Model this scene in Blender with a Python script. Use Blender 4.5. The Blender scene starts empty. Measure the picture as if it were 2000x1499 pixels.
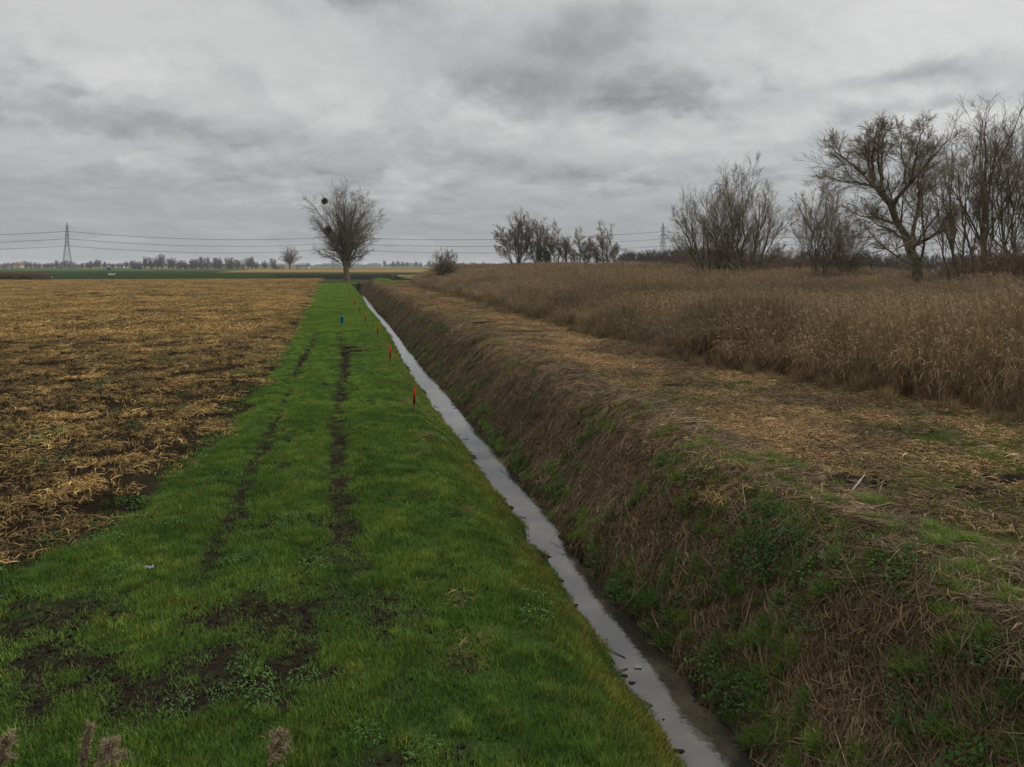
import bpy, math, random
import numpy as np
from mathutils import Vector

scene = bpy.context.scene
COL = scene.collection
F, CX, HY, H = 1450.0, 1000.0, 519.0, 4.0        # focal length / principal column / horizon row (2000 px frame), eye height

# ------------------------------------------------------------------ camera
cam_d = bpy.data.cameras.new('camera'); cam = bpy.data.objects.new('camera', cam_d); COL.objects.link(cam)
cam.location = (0, 0, H); cam.rotation_euler = (math.radians(90), 0, 0)
cam_d.sensor_width = 36; cam_d.lens = F / 2000 * 36; cam_d.shift_y = -(749.5 - HY) / 2000
cam_d.clip_start = .05; cam_d.clip_end = 20000
scene.camera = cam

# ------------------------------------------------------------------ exposure
scene.view_settings.view_transform = 'Standard'; scene.view_settings.look = 'None'
scene.view_settings.exposure = 0.0; scene.view_settings.gamma = 1
scene.cycles.max_bounces = 4; scene.cycles.diffuse_bounces = 2; scene.cycles.glossy_bounces = 2
scene.cycles.transmission_bounces = 2; scene.cycles.volume_bounces = 0

# ------------------------------------------------------------------ sun (overcast: wide and weak)
SUN_EL, SUN_AZ = math.radians(42), math.radians(68)      # azimuth clockwise from +Y (view direction)
sd = bpy.data.lights.new('sun', 'SUN'); sd.energy = 1.5; sd.angle = math.radians(40); sd.color = (1, .965, .91)
so = bpy.data.objects.new('sun', sd); COL.objects.link(so)
sdir = Vector((math.sin(SUN_AZ) * math.cos(SUN_EL), math.cos(SUN_AZ) * math.cos(SUN_EL), math.sin(SUN_EL)))
so.rotation_euler = sdir.to_track_quat('Z', 'Y').to_euler()

# ------------------------------------------------------------------ node helpers
class S:
    """A scalar/vector socket with arithmetic."""
    def __init__(s, nt, sock): s.nt, s.k = nt, sock
    def _m(s, op, *a):
        n = s.nt.nodes.new('ShaderNodeMath'); n.operation = op
        for i, v in enumerate((s,) + a):
            if isinstance(v, S): s.nt.links.new(v.k, n.inputs[i])
            else: n.inputs[i].default_value = v
        return S(s.nt, n.outputs[0])
    def __add__(s, o): return s._m('ADD', o)
    __radd__ = __add__
    def __mul__(s, o): return s._m('MULTIPLY', o)
    __rmul__ = __mul__
    def __sub__(s, o): return s._m('SUBTRACT', o)
    def __rsub__(s, o): return (s * -1.0) + o
    def __truediv__(s, o): return s._m('DIVIDE', o)
    def f(s, op, *a): return s._m(op, *a)
    def step(s, a, b):
        n = s.nt.nodes.new('ShaderNodeMapRange'); n.interpolation_type = 'SMOOTHSTEP'
        s.nt.links.new(s.k, n.inputs[0]); n.inputs[1].default_value = a; n.inputs[2].default_value = b
        return S(s.nt, n.outputs[0])
    def gauss(s, c, w):
        d = (s - c) / w
        return (d * d * -1.0).f('EXPONENT')
    def ramp(s, stops):
        n = s.nt.nodes.new('ShaderNodeFloatCurve'); c = n.mapping.curves[0]
        while len(c.points) > 2: c.points.remove(c.points[-1])
        for i, (x, y) in enumerate(stops):
            if i < 2: c.points[i].location = (x, y)
            else: c.points.new(x, y)
        n.mapping.update(); s.nt.links.new(s.k, n.inputs['Value'])
        return S(s.nt, n.outputs[0])

def vec(nt, x, y, z):
    n = nt.nodes.new('ShaderNodeCombineXYZ')
    for i, v in enumerate((x, y, z)):
        if isinstance(v, S): nt.links.new(v.k, n.inputs[i])
        else: n.inputs[i].default_value = v
    return n.outputs[0]
def noise(nt, v, scale, detail=5, rough=.55, dist=0.0):
    n = nt.nodes.new('ShaderNodeTexNoise'); n.inputs['Scale'].default_value = scale
    n.inputs['Detail'].default_value = detail; n.inputs['Roughness'].default_value = rough; n.inputs['Distortion'].default_value = dist
    if v is not None: nt.links.new(v, n.inputs['Vector'])
    return S(nt, n.outputs[0])

# ------------------------------------------------------------------ world: Nishita sky under a broken overcast
def make_world():
    w = bpy.data.worlds.new('World'); scene.world = w; w.use_nodes = True
    nt = w.node_tree; nt.nodes.clear()
    out = nt.nodes.new('ShaderNodeOutputWorld'); bg = nt.nodes.new('ShaderNodeBackground')
    nt.links.new(bg.outputs[0], out.inputs[0]); bg.inputs[1].default_value = .1
    sky = nt.nodes.new('ShaderNodeTexSky'); sky.sky_type = 'NISHITA'; sky.sun_disc = False
    sky.sun_elevation = SUN_EL; sky.sun_rotation = SUN_AZ
    tc = nt.nodes.new('ShaderNodeTexCoord'); sp = nt.nodes.new('ShaderNodeSeparateXYZ')
    nt.links.new(tc.outputs['Generated'], sp.inputs[0])
    x, y, z = (S(nt, sp.outputs[i]) for i in range(3))
    A0 = x.f('ARCTAN2', y) * 57.2958
    E0 = z.f('ARCSINE') * 57.2958
    Ec = E0.f('MAXIMUM', 0.0)
    Q0 = (Ec + 6.0).f('LOGARITHM', math.e) * 9.0
    # billowing warp
    n1 = noise(nt, vec(nt, A0 * .11, Q0 * .34, 3.3), 1.0, 6, .6); n2 = noise(nt, vec(nt, A0 * .15, Q0 * .40, 9.1), 1.0, 8, .62)
    A = A0 + (n1 - .5) * 7.0
    E = Ec + (n2 - .5) * (2.0 + Ec * .30)
    def fb(x, y, seed, ds=.0, det=9, ro=.52): return noise(nt, vec(nt, x, y, seed), 1.0, det, ro, ds)
    def lerp(p, q, t): return p + (q - p) * t
    base = (Ec / 90.0).ramp([(0, .345), (.02, .36), (.045, .395), (.08, .48), (.11, .55), (.15, .59), (.22, .60), (.36, .70), (.6, 1.5), (1, 1.6)])
    base = base + A0.step(4, 30) * Ec.step(1.0, 5.5) * .09 * (1.0 - E0.step(30, 50))
    L = base
    def cumulus(L, kx, kq, seed, cover, lo, hi, top, mid, bot, soft):
        """one bank of cumulus: crisp bright upper edges, grey undersides"""
        x, y = A0 * kx, Q0 * kq
        d = fb(x, y, seed, .1); up = fb(x + .03, y + .20, seed, .1); dn = fb(x, y - .26, seed, .1)
        m = (d + cover).step(.50, .50 + soft)
        top_ = ((d - up) * 5.0).step(-.15, .75); bel = (dn + cover).step(.44, .60)          # bel: cloud continues below
        c = lerp(lerp(S(nt, val(bot)), S(nt, val(mid)), bel), S(nt, val(top)), top_ * (d + cover - .5).gauss(.04, .09))
        return lerp(L, c, m * (E - 0.0).step(lo - 1.5, lo) * (1.0 - E.step(hi, hi + 2.0)))
    def val(v):
        n = nt.nodes.new('ShaderNodeValue'); n.outputs[0].default_value = v; return n.outputs[0]
    L = cumulus(L, .19, .66, 14.2, A.gauss(-10, 40) * .03 + .0, .6, 7.0, .46, .40, .34, .13)
    L = cumulus(L, .15, .50, 41.3, E.gauss(11.0, 2.6) * (1.0 - A.step(6, 22)) * .10 + E.gauss(8.0, 2.2) * A.step(-12, 4) * .11 + .01, 5.0, 13.6, .66, .50, .41, .14)
    def patch(a, wa, e, we, k, tilt=0.0):
        return A.gauss(a, wa) * (E - (A - a) * tilt).gauss(e, we) * k
    g0 = fb(A0 * .15, Q0 * .42, 31.7, .15); rel = g0 - fb(A0 * .15 + .05, Q0 * .42 + .24, 31.7, .15); h0 = fb(A0 * .36, Q0 * 1.0, 4.4, .1); rel2 = h0 - fb(A0 * .36 + .06, Q0 * 1.0 + .22, 4.4, .1)
    sm = fb(A0 * .10, Q0 * .45, 7.7); s2 = fb(A0 * .30, Q0 * 1.1, 2.9)
    L = L - patch(5, 13, 15.8, 3.3, .25) * sm.step(.15, .60)
    L = L - patch(12, 9, 12.4, 1.2, .20, -.05) * sm.step(.2, .6)
    L = L - patch(-12, 6.0, 19.4, 1.4, .24) * sm.step(.2, .55)
    L = L - patch(29, 6, 12.6, .9, .24) * sm.step(.2, .55) - patch(20, 9, 6.8, .8, .12) * sm.step(.3, .6)
    L = L - patch(-30, 14, 9.9, .9, .15, -.05) - patch(-1, 10, 7.6, .9, .10, -.12) + patch(-27, 12, 12.2, 1.0, .08, -.10) + patch(7, 13, 9.6, .8, .08, -.17)
    L = L + (sm - .5) * .10 * Ec.step(0, 6) * (1.0 - A.gauss(-22, 14) * E.gauss(15.8, 2.4) * .9) + (s2 - .5) * .04 + (rel * .26 + rel2 * .16) * Ec.step(.2, 7).f('MULTIPLY_ADD', .7, .3) * (1.0 - (A.gauss(-22, 16) * E.gauss(15.8, 2.6) + A.gauss(34, 9) * E.gauss(19, 4.5)).f('MINIMUM', 1.0) * .9)
    L = L.f('MAXIMUM', .12)
    warm = L.step(.33, .66)
    mixc = nt.nodes.new('ShaderNodeMix'); mixc.data_type = 'RGBA'
    nt.links.new(warm.k, mixc.inputs['Factor'])
    mixc.inputs['A'].default_value = (.975, .993, 1.02, 1); mixc.inputs['B'].default_value = (1.0, 1.0, .985, 1)
    sc = nt.nodes.new('ShaderNodeVectorMath'); sc.operation = 'SCALE'
    nt.links.new(mixc.outputs['Result'], sc.inputs[0]); nt.links.new((L * 10.0).k, sc.inputs['Scale'])
    mx = nt.nodes.new('ShaderNodeMix'); mx.data_type = 'RGBA'; mx.inputs['Factor'].default_value = .96
    nt.links.new(sky.outputs[0], mx.inputs['A']); nt.links.new(sc.outputs[0], mx.inputs['B'])
    nt.links.new(mx.outputs['Result'], bg.inputs[0])
    w.cycles.sampling_method = 'MANUAL'; w.cycles.sample_map_resolution = 512
make_world()

# ------------------------------------------------------------------ numpy helpers
def rngof(seed): return np.random.default_rng(seed)
def _h(ix, iy, s):
    n = (ix.astype(np.int64) * 374761393 + iy.astype(np.int64) * 668265263 + s * 974711) & 0xffffffff
    n = ((n ^ (n >> 13)) * 1274126177) & 0xffffffff
    return ((n ^ (n >> 16)) & 0xffff) / 65535.0
def vn(x, y, s=0):
    x = np.asarray(x, float); y = np.asarray(y, float)
    ix, iy = np.floor(x), np.floor(y); fx, fy = x - ix, y - iy
    fx, fy = fx * fx * (3 - 2 * fx), fy * fy * (3 - 2 * fy)
    a, b = _h(ix, iy, s), _h(ix + 1, iy, s); c, d = _h(ix, iy + 1, s), _h(ix + 1, iy + 1, s)
    return a + (b - a) * fx + (c - a) * fy + (a - b - c + d) * fx * fy
def fbm(x, y, s=0, o=4):
    t, a, w = 0, .5, 0
    for i in range(o):
        t = t + a * vn(x * 2 ** i + i * 17.3, y * 2 ** i - i * 9.1, s + i); w += a; a *= .55
    return t / w
def ss(a, b, x):
    t = np.clip((np.asarray(x, float) - a) / (b - a), 0, 1); return t * t * (3 - 2 * t)

# ditch frame: u = metres right of the eye line along the ditch, v = metres along it
TA = math.atan2(337.0, F); C_, S_ = math.cos(TA), math.sin(TA)
def w2d(x, y): return x * C_ + y * S_, -x * S_ + y * C_
def d2w(u, v): return u * C_ - v * S_, u * S_ + v * C_

V_END = 172.0
def ditch_u(v): return .10 * np.sin(v * .11 + .5) * ss(8, 30, v) + .12 * (fbm(v * .6, v * 0 + 3.1, 5, 3) - .5)
def mg(v, s): return .26 * fbm(v * 1.3, v * 0 + s, 61, 4) ** 1.3
def wid(v): return .20 * np.exp(-((v - 31) / 11.0) ** 2) + .10 * ss(45, 70, v)
def crest_u(v): return 6.45 - .5 * ss(17, 11, v) + .5 * (fbm(v * .35, v * 0 + 1.7, 8, 3) - .5)
def edge_f(v):
    e = np.interp(v, [10.0, 10.6, 11, 13.5, 16.3, 21.8, 46, 74, 120, 230], [-60, -4.6, -3.97, -3.28, -3.0, -2.55, -2.6, -3.0, -3.6, -5.0])
    return e + .5 * (fbm(v * .8, v * 0 + 7, 12, 3) - .5)
def reed_u(v):
    return np.interp(v, [0, 12, 17, 22, 30, 60, 108, 140, 150, 190, 260], [15, 14.2, 13.2, 12.4, 11.8, 12.0, 11.6, 13.6, 14.5, 20, 34]) + 1.2 * (fbm(v * .35, v * 0 + 2, 31, 3) - .5)

def zg(x, y):
    """height of the ground at world x, y"""
    x = np.asarray(x, float); y = np.asarray(y, float)
    u, v = w2d(x, y)
    live = 1 - ss(V_END - 6, V_END + 6, v)
    du = ditch_u(v); cu = crest_u(v)
    uu = u - du + (.62 * (fbm(u * 1.1 + 3, v * 1.1, 33, 5) - .5)) * np.exp(-((u - 4.0) / .9) ** 2)
    # profile in normalised station
    left = np.interp(uu + wid(v) * .5 * ss(2.6, 3.4, uu), [1.7, 2.15, 2.6, 3.62, 3.80], [0, -.05, -.36, -1.42, -1.62])
    w = wid(v) * .5; t = np.clip((uu - 4.18 - w) / np.maximum(cu - du - 4.18 - w, .5), 0, 1.6)
    right = np.interp(t, [0, .07, .8, .95, 1.12, 1.6], [-1.62, -1.42, .36, .58, .68, .70])
    z = np.where(uu < 4.0, left, right)
    z = np.where(uu > 8.0, .70, z)
    z = z * live
    # plateau keeps its height a little beyond the ditch end, then falls to the fields
    rise = 1.25 * ss(45, 130, v) * ss(19, 40, u) * (1 - ss(48, 95, u))
    plat = (.70 * ss(5.2, 6.9, u) + rise) * (1 - ss(168, 186, v) * (1 - ss(18, 30, u))) * (1 - ss(230, 330, v))
    z = np.where(v > V_END - 6, np.maximum(z, plat * ss(V_END - 6, V_END + 4, v)), z + rise)
    z = z + .75 * np.exp(-(((u - 8.2) / 2.6) ** 2 + ((v - 150) / 7.0) ** 2))
    # lumps and clods
    near = 1 - ss(60, 160, v)
    inb = ss(4.2, 4.8, uu) * (1 - ss(6.6, 8.0, u))
    strip = ss(-6, -3, u) * (1 - ss(3.0, 3.6, uu))
    z = z + near * (.07 * (fbm(u * 1.7, v * 1.7, 40, 4) - .5) * strip
                    + (.26 * (fbm(u * .9, v * .55, 44, 4) - .5) + .13 * (fbm(u * 3.1, v * 3.1, 48, 3) - .5)) * inb * live
                    + .09 * (fbm(u * .8, v * .8, 52, 4) - .5) * ss(6.8, 8.5, u)
                    + .10 * (fbm(u * 2.3, v * 2.3, 56, 4) - .5) * (1 - ss(-4.5, -3, u)))
    trk = np.exp(-((u - track_r(v)) / .22) ** 2) + np.exp(-((u - track_l(v)) / .22) ** 2)
    z = z - .07 * trk * ss(8, 11, v) * live
    z = z - .10 * near * np.exp(-((u - edge_f(v)) / .35) ** 2) * ss(11, 14, v)
    emb = 2.5 - .95 * y
    return np.maximum(z, emb)
def track_r(v): return .02 + .15 * np.exp(-((v - 33) / 12.0) ** 2) + .10 * np.sin(v * .23)
def track_l(v): return -1.66 + .25 * ss(18, 40, v) + .08 * np.sin(v * .31 + 1)
def mud(u, v):
    """bare black earth in the grass, 0..1"""
    n = fbm(u * 2.6, v * 2.0, 70, 6); n2 = fbm(u * 1.0, v * .9, 75, 5)
    m = 0 * n
    gap = .90 + .10 * ss(.42, .58, fbm(v * .35, v * 0 + .5, 77, 2))
    tr = np.exp(-((u - track_r(v)) / (.22 + .24 * n2)) ** 2) * gap + np.exp(-((u - track_l(v)) / (.19 + .22 * n2)) ** 2) * .86 * gap
    m = np.maximum(m, ss(.34, .80, tr * (.35 + 1.15 * n)) * ss(8.5, 11.5, v) * (1 - .55 * ss(34, 50, v)))
    x, y = d2w(u, v)
    nearp = ss(9.6, 8.6, y) * ss(6.2, 6.8, y) * ss(-.3, -1.5, x + .25 * n2) * 1.0
    m = np.maximum(m, ss(.395, .54, .60 * n + .40 * n2 + .05 * nearp - .02) * nearp)
    m = np.maximum(m, ss(.57, .66, n) * ss(.5, .62, n2) * .8 * ss(1.9, 1.2, u))
    m = np.maximum(m, ss(.47, .56, n) * np.exp(-(((v - 35.5) / 2.6) ** 2 + ((u - .5) / 1.1) ** 2)))
    m = np.maximum(m, ss(.5, .6, n) * np.exp(-(((y - 11.4) / .9) ** 2 + ((x + 4.0) / 1.0) ** 2)))
    return np.clip(m, 0, 1)

def at(px, Y): return (px - CX) * Y / F, Y
def pix(x, y, z): return CX + F * x / y, HY + F * (H - z) / y
def on_ground(px, py):
    dx, dz = (px - CX) / F, -(py - HY) / F
    Y = np.arange(3.0, 400, .05); zz = zg(dx * Y, Y)
    i = int(np.argmax(zz > H + dz * Y)); y = Y[i]
    return dx * y, y, float(zg(np.array([dx * y]), np.array([y]))[0])
def gz(x, y): return float(zg(np.array([x]), np.array([y]))[0])

# ------------------------------------------------------------------ mesh helpers
def mesh_np(name, V, Fq=None, Ft=None, attrs=None, smooth=True):
    V = np.asarray(V, np.float32).reshape(-1, 3)
    me = bpy.data.meshes.new(name)
    q = np.zeros((0, 4), np.int32) if Fq is None else np.asarray(Fq, np.int32).reshape(-1, 4)
    t = np.zeros((0, 3), np.int32) if Ft is None else np.asarray(Ft, np.int32).reshape(-1, 3)
    me.vertices.add(len(V)); me.vertices.foreach_set('co', V.ravel())
    loops = np.concatenate([q.ravel(), t.ravel()])
    me.loops.add(len(loops)); me.loops.foreach_set('vertex_index', loops)
    npoly = len(q) + len(t)
    starts = np.concatenate([np.arange(len(q)) * 4, len(q) * 4 + np.arange(len(t)) * 3]).astype(np.int32)
    me.polygons.add(npoly); me.polygons.foreach_set('loop_start', starts)
    try: me.polygons.foreach_set('loop_total', np.concatenate([np.full(len(q), 4), np.full(len(t), 3)]).astype(np.int32))
    except Exception: pass
    if smooth: me.polygons.foreach_set('use_smooth', np.ones(npoly, bool))
    for k, a in (attrs or {}).items():
        a = np.asarray(a, np.float32)
        if a.ndim == 1: at_ = me.attributes.new(k, 'FLOAT', 'POINT'); at_.data.foreach_set('value', a)
        elif a.shape[1] == 3: at_ = me.attributes.new(k, 'FLOAT_VECTOR', 'POINT'); at_.data.foreach_set('vector', a.ravel())
        else: at_ = me.attributes.new(k, 'FLOAT_COLOR', 'POINT'); at_.data.foreach_set('color', a.ravel())
    me.update(calc_edges=True); me.validate()
    return me

def tag(o, label=None, cat=None, group=None, kind=None):
    for k, v in (('label', label), ('category', cat), ('group', group), ('kind', kind)):
        if v: o[k] = v
    return o
def obj(name, me, mat=None, parent=None):
    o = bpy.data.objects.new(name, me)
    if mat is not None and not me.materials: me.materials.append(mat)
    COL.objects.link(o)
    if parent is not None: o.parent = parent
    return o
def thing(name, label, cat, loc=(0, 0, 0), rz=0.0, group=None):
    o = bpy.data.objects.new(name, None); o.empty_display_size = .3; COL.objects.link(o)
    o.location = loc; o.rotation_euler = (0, 0, rz)
    return tag(o, label, cat, group)
def dup(root, loc, rz, scale=1.0, label=None):
    r = root.copy(); COL.objects.link(r); r.location = loc; r.rotation_euler = (0, 0, rz)
    r.scale = (scale,) * 3 if not isinstance(scale, tuple) else scale
    if label: r['label'] = label
    for ch in list(root.children):
        c = ch.copy(); COL.objects.link(c); c.parent = r
        for g in list(ch.children):
            d = g.copy(); COL.objects.link(d); d.parent = c
    return r

class MB:
    """collects simple solids into one mesh"""
    def __init__(s): s.v, s.q, s.t, s.n = [], [], [], 0
    def add(s, V, q=None, t=None):
        V = np.asarray(V, float).reshape(-1, 3); s.v.append(V)
        if q is not None and len(q): s.q.append(np.asarray(q).reshape(-1, 4) + s.n)
        if t is not None and len(t): s.t.append(np.asarray(t).reshape(-1, 3) + s.n)
        s.n += len(V); return s
    def box(s, c, d, rz=0.0, taper=1.0):
        x, y, z = np.array(d) / 2.0
        V = np.array([[-x, -y, -z], [x, -y, -z], [x, y, -z], [-x, y, -z], [-x * taper, -y * taper, z], [x * taper, -y * taper, z], [x * taper, y * taper, z], [-x * taper, y * taper, z]])
        cr, sr = math.cos(rz), math.sin(rz)
        V = np.stack([V[:, 0] * cr - V[:, 1] * sr, V[:, 0] * sr + V[:, 1] * cr, V[:, 2]], 1) + np.array(c)
        return s.add(V, [[0, 3, 2, 1], [4, 5, 6, 7], [0, 1, 5, 4], [1, 2, 6, 5], [2, 3, 7, 6], [3, 0, 4, 7]])
    def tube(s, pts, rad, n=6):
        pts = np.asarray(pts, float)[None]; rad = np.broadcast_to(np.asarray(rad, float), (pts.shape[1],))[None]
        V, q = tubes(pts, rad, n); return s.add(V, q)
    def cyl(s, c0, c1, r0, r1=None, n=16):
        r1 = r0 if r1 is None else r1
        s.tube([c0, c1], [r0, r1], n)
        k = s.n
        for c, off in ((c0, 2 * n), (c1, n)):
            s.v.append(np.array([c], float)); s.n += 1
            i = np.arange(n); base = k - off
            s.t.append(np.stack([base + i, base + (i + 1) % n, np.full(n, s.n - 1)], 1))
        return s
    def ball(s, c, r, nu=12, nv=8, lump=0.0, seed=0, squash=(1, 1, 1)):
        th = np.linspace(0, math.pi, nv + 1); ph = np.linspace(0, 2 * math.pi, nu, endpoint=False)
        T, P = np.meshgrid(th, ph, indexing='ij')
        D = np.stack([np.sin(T) * np.cos(P), np.sin(T) * np.sin(P), np.cos(T)], -1)
        if lump:
            rr = 1 + lump * (fbm(D[..., 0] * 2 + 5 + D[..., 2] * 1.3, D[..., 1] * 2 + 5 + seed, seed, 3) - .5) * 2
            D = D * rr[..., None]
        V = D.reshape(-1, 3) * r * np.array(squash) + np.array(c)
        i, j = np.meshgrid(np.arange(nv), np.arange(nu), indexing='ij'); a = i * nu + j; b = i * nu + (j + 1) % nu
        return s.add(V, np.stack([a, a + nu, b + nu, b], -1).reshape(-1, 4))
    def build(s, name, mat, parent=None, smooth=False):
        me = mesh_np(name, np.concatenate(s.v), np.concatenate(s.q) if s.q else None, np.concatenate(s.t) if s.t else None, smooth=smooth)
        return obj(name, me, mat, parent)

def tubes(P, R, n):
    """P (m,k,3) polylines, R (m,k) radii -> verts, quads"""
    m, k, _ = P.shape
    T = np.gradient(P, axis=1); T /= np.linalg.norm(T, axis=2, keepdims=True) + 1e-9
    ref = np.where(np.abs(T[:, :1, 2:3]) > .8, np.array([1., 0, 0]), np.array([0, 0, 1.]))
    A = np.cross(T, np.broadcast_to(ref, T.shape)); A /= np.linalg.norm(A, axis=2, keepdims=True) + 1e-9
    B = np.cross(T, A)
    a = np.arange(n) * 2 * math.pi / n
    V = P[:, :, None] + R[:, :, None, None] * (A[:, :, None] * np.cos(a)[:, None] + B[:, :, None] * np.sin(a)[:, None])
    i, j, l = np.meshgrid(np.arange(m), np.arange(k - 1), np.arange(n), indexing='ij')
    b = (i * k + j) * n; q = np.stack([b + l, b + (l + 1) % n, b + n + (l + 1) % n, b + n + l], -1)
    return V.reshape(-1, 3), q.reshape(-1, 4)

def ribbons(P, side, W, shade):
    """P (n,k,3) centre lines, side (n,3) or (n,k,3), W (n,k) half widths -> verts, quads, shade per vertex"""
    n, k, _ = P.shape
    if side.ndim == 2: side = np.repeat(side[:, None], k, 1)
    V = np.stack([P - side * W[..., None], P + side * W[..., None]], 2).reshape(-1, 3)
    i, j = np.meshgrid(np.arange(n), np.arange(k - 1), indexing='ij'); b = (i * k + j) * 2
    q = np.stack([b, b + 1, b + 3, b + 2], -1).reshape(-1, 4)
    return V, q, np.repeat(shade, k * 2)

def join_geo(parts):
    V, q, s, o = [], [], [], 0
    for a, b, c in parts: V.append(a); q.append(b + o); s.append(c); o += len(a)
    return np.concatenate(V), np.concatenate(q), np.concatenate(s)

# ------------------------------------------------------------------ materials
def new_mat(name):
    m = bpy.data.materials.new(name); m.use_nodes = True
    nt = m.node_tree; return m, nt, nt.nodes['Principled BSDF']
def rgb(nt, c):
    n = nt.nodes.new('ShaderNodeRGB'); n.outputs[0].default_value = (*c, 1); return n.outputs[0]
def mixc(nt, fac, a, b, mode='MIX'):
    n = nt.nodes.new('ShaderNodeMix'); n.data_type = 'RGBA'; n.blend_type = mode
    if isinstance(fac, S): nt.links.new(fac.k, n.inputs['Factor'])
    else: n.inputs['Factor'].default_value = fac
    for s_, v in (('A', a), ('B', b)):
        if isinstance(v, tuple): n.inputs[s_].default_value = (*v, 1)
        else: nt.links.new(v, n.inputs[s_])
    return n.outputs['Result']
def attr(nt, name, typ='GEOMETRY'):
    n = nt.nodes.new('ShaderNodeAttribute'); n.attribute_name = name; n.attribute_type = typ; return n
def mat_plain(name, c, rough=.7, var=.25, scale=6.0, metal=0.0, spec=.12, bump=0.0):
    m, nt, b = new_mat(name)
    tc = nt.nodes.new('ShaderNodeTexCoord')
    n = noise(nt, tc.outputs['Object'], scale, 4, .6)
    c2 = tuple(x * (1 - var) for x in c); c1 = tuple(min(1, x * (1 + var)) for x in c)
    nt.links.new(mixc(nt, n.step(.3, .7), c2, c1), b.inputs['Base Color'])
    b.inputs['Roughness'].default_value = rough; b.inputs['Metallic'].default_value = metal; b.inputs['Specular IOR Level'].default_value = spec
    if bump:
        bn = nt.nodes.new('ShaderNodeBump'); bn.inputs['Strength'].default_value = bump; nt.links.new(n.k, bn.inputs['Height']); nt.links.new(bn.outputs[0], b.inputs['Normal'])
    return m
def mat_blade(name, stops, trans=.25, rough=.65, spec=.12):
    """leaf/stem material: colour from the blade's own random shade, times the clump's tint"""
    m, nt, b = new_mat(name)
    r = nt.nodes.new('ShaderNodeValToRGB'); e = r.color_ramp.elements
    while len(e) < len(stops): e.new(.5)
    for el, (p, c) in zip(e, stops): el.position = p; el.color = (*c, 1)
    nt.links.new(attr(nt, 'shade').outputs['Fac'], r.inputs[0])
    c = mixc(nt, 1.0, r.outputs[0], attr(nt, 'tint', 'INSTANCER').outputs['Color'], 'MULTIPLY')
    nt.links.new(c, b.inputs['Base Color']); b.inputs['Roughness'].default_value = rough; b.inputs['Specular IOR Level'].default_value = spec
    if trans:
        t = nt.nodes.new('ShaderNodeBsdfTranslucent'); nt.links.new(c, t.inputs[0])
        mx = nt.nodes.new('ShaderNodeMixShader'); mx.inputs[0].default_value = trans
        nt.links.new(b.outputs[0], mx.inputs[1]); nt.links.new(t.outputs[0], mx.inputs[2])
        nt.links.new(mx.outputs[0], nt.nodes['Material Output'].inputs[0])
    return m

M_GRASS = mat_blade('grass_blade', [(0, (.046, .084, .013)), (.45, (.084, .154, .022)), (.85, (.130, .208, .036)), (1, (.25, .23, .09))])
M_HERB = mat_blade('herb_leaf', [(0, (.022, .058, .012)), (.6, (.040, .095, .020)), (1, (.075, .13, .035))])
M_MAIZE = mat_blade('dead_maize_leaf', [(0, (.070, .044, .024)), (.35, (.180, .126, .056)), (.75, (.32, .230, .098)), (1, (.46, .345, .17))], .15)
M_STRAW = mat_blade('mown_straw', [(0, (.060, .045, .028)), (.4, (.150, .108, .062)), (.8, (.250, .180, .100)), (1, (.40, .32, .20))], .1)
M_REED = mat_blade('dead_reed', [(0, (.100, .075, .046)), (.45, (.210, .156, .088)), (.8, (.320, .242, .134)), (1, (.43, .345, .215))], .2)
M_PLUME = mat_blade('reed_plume', [(0, (.20, .150, .100)), (.6, (.36, .280, .190)), (1, (.50, .41, .30))], .3)
M_SOIL = mat_plain('black_fen_soil', (.022, .0175, .0135), 1, .5, 9, 0, 0, .6)
M_BARK = mat_plain('willow_bark', (.165, .145, .098), .9, .45, 3.0, bump=.5)
M_TWIG = mat_plain('bare_twigs', (.20, .165, .115), .8, .3, .6)
M_TWIG_RED = mat_plain('reddish_twigs', (.150, .105, .075), .8, .3, .6)
M_TWIG_OLIVE = mat_plain('olive_grey_twigs', (.160, .145, .105), .8, .3, .6)
M_TWIG_FAR = mat_plain('grey_brown_twigs', (.135, .112, .09), .9, .35, .12)
M_EVER = mat_plain('evergreen_leaf', (.022, .034, .020), .8, .4, .5)
M_MISTLE = mat_plain('mistletoe_leaf', (.105, .115, .048), .7, .35, 3)
M_STEEL = mat_plain('galvanised_steel', (.20, .205, .21), .55, .2, .3, .3)
M_CABLE = mat_plain('aluminium_cable', (.12, .12, .125), .6, .1, .3)

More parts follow.
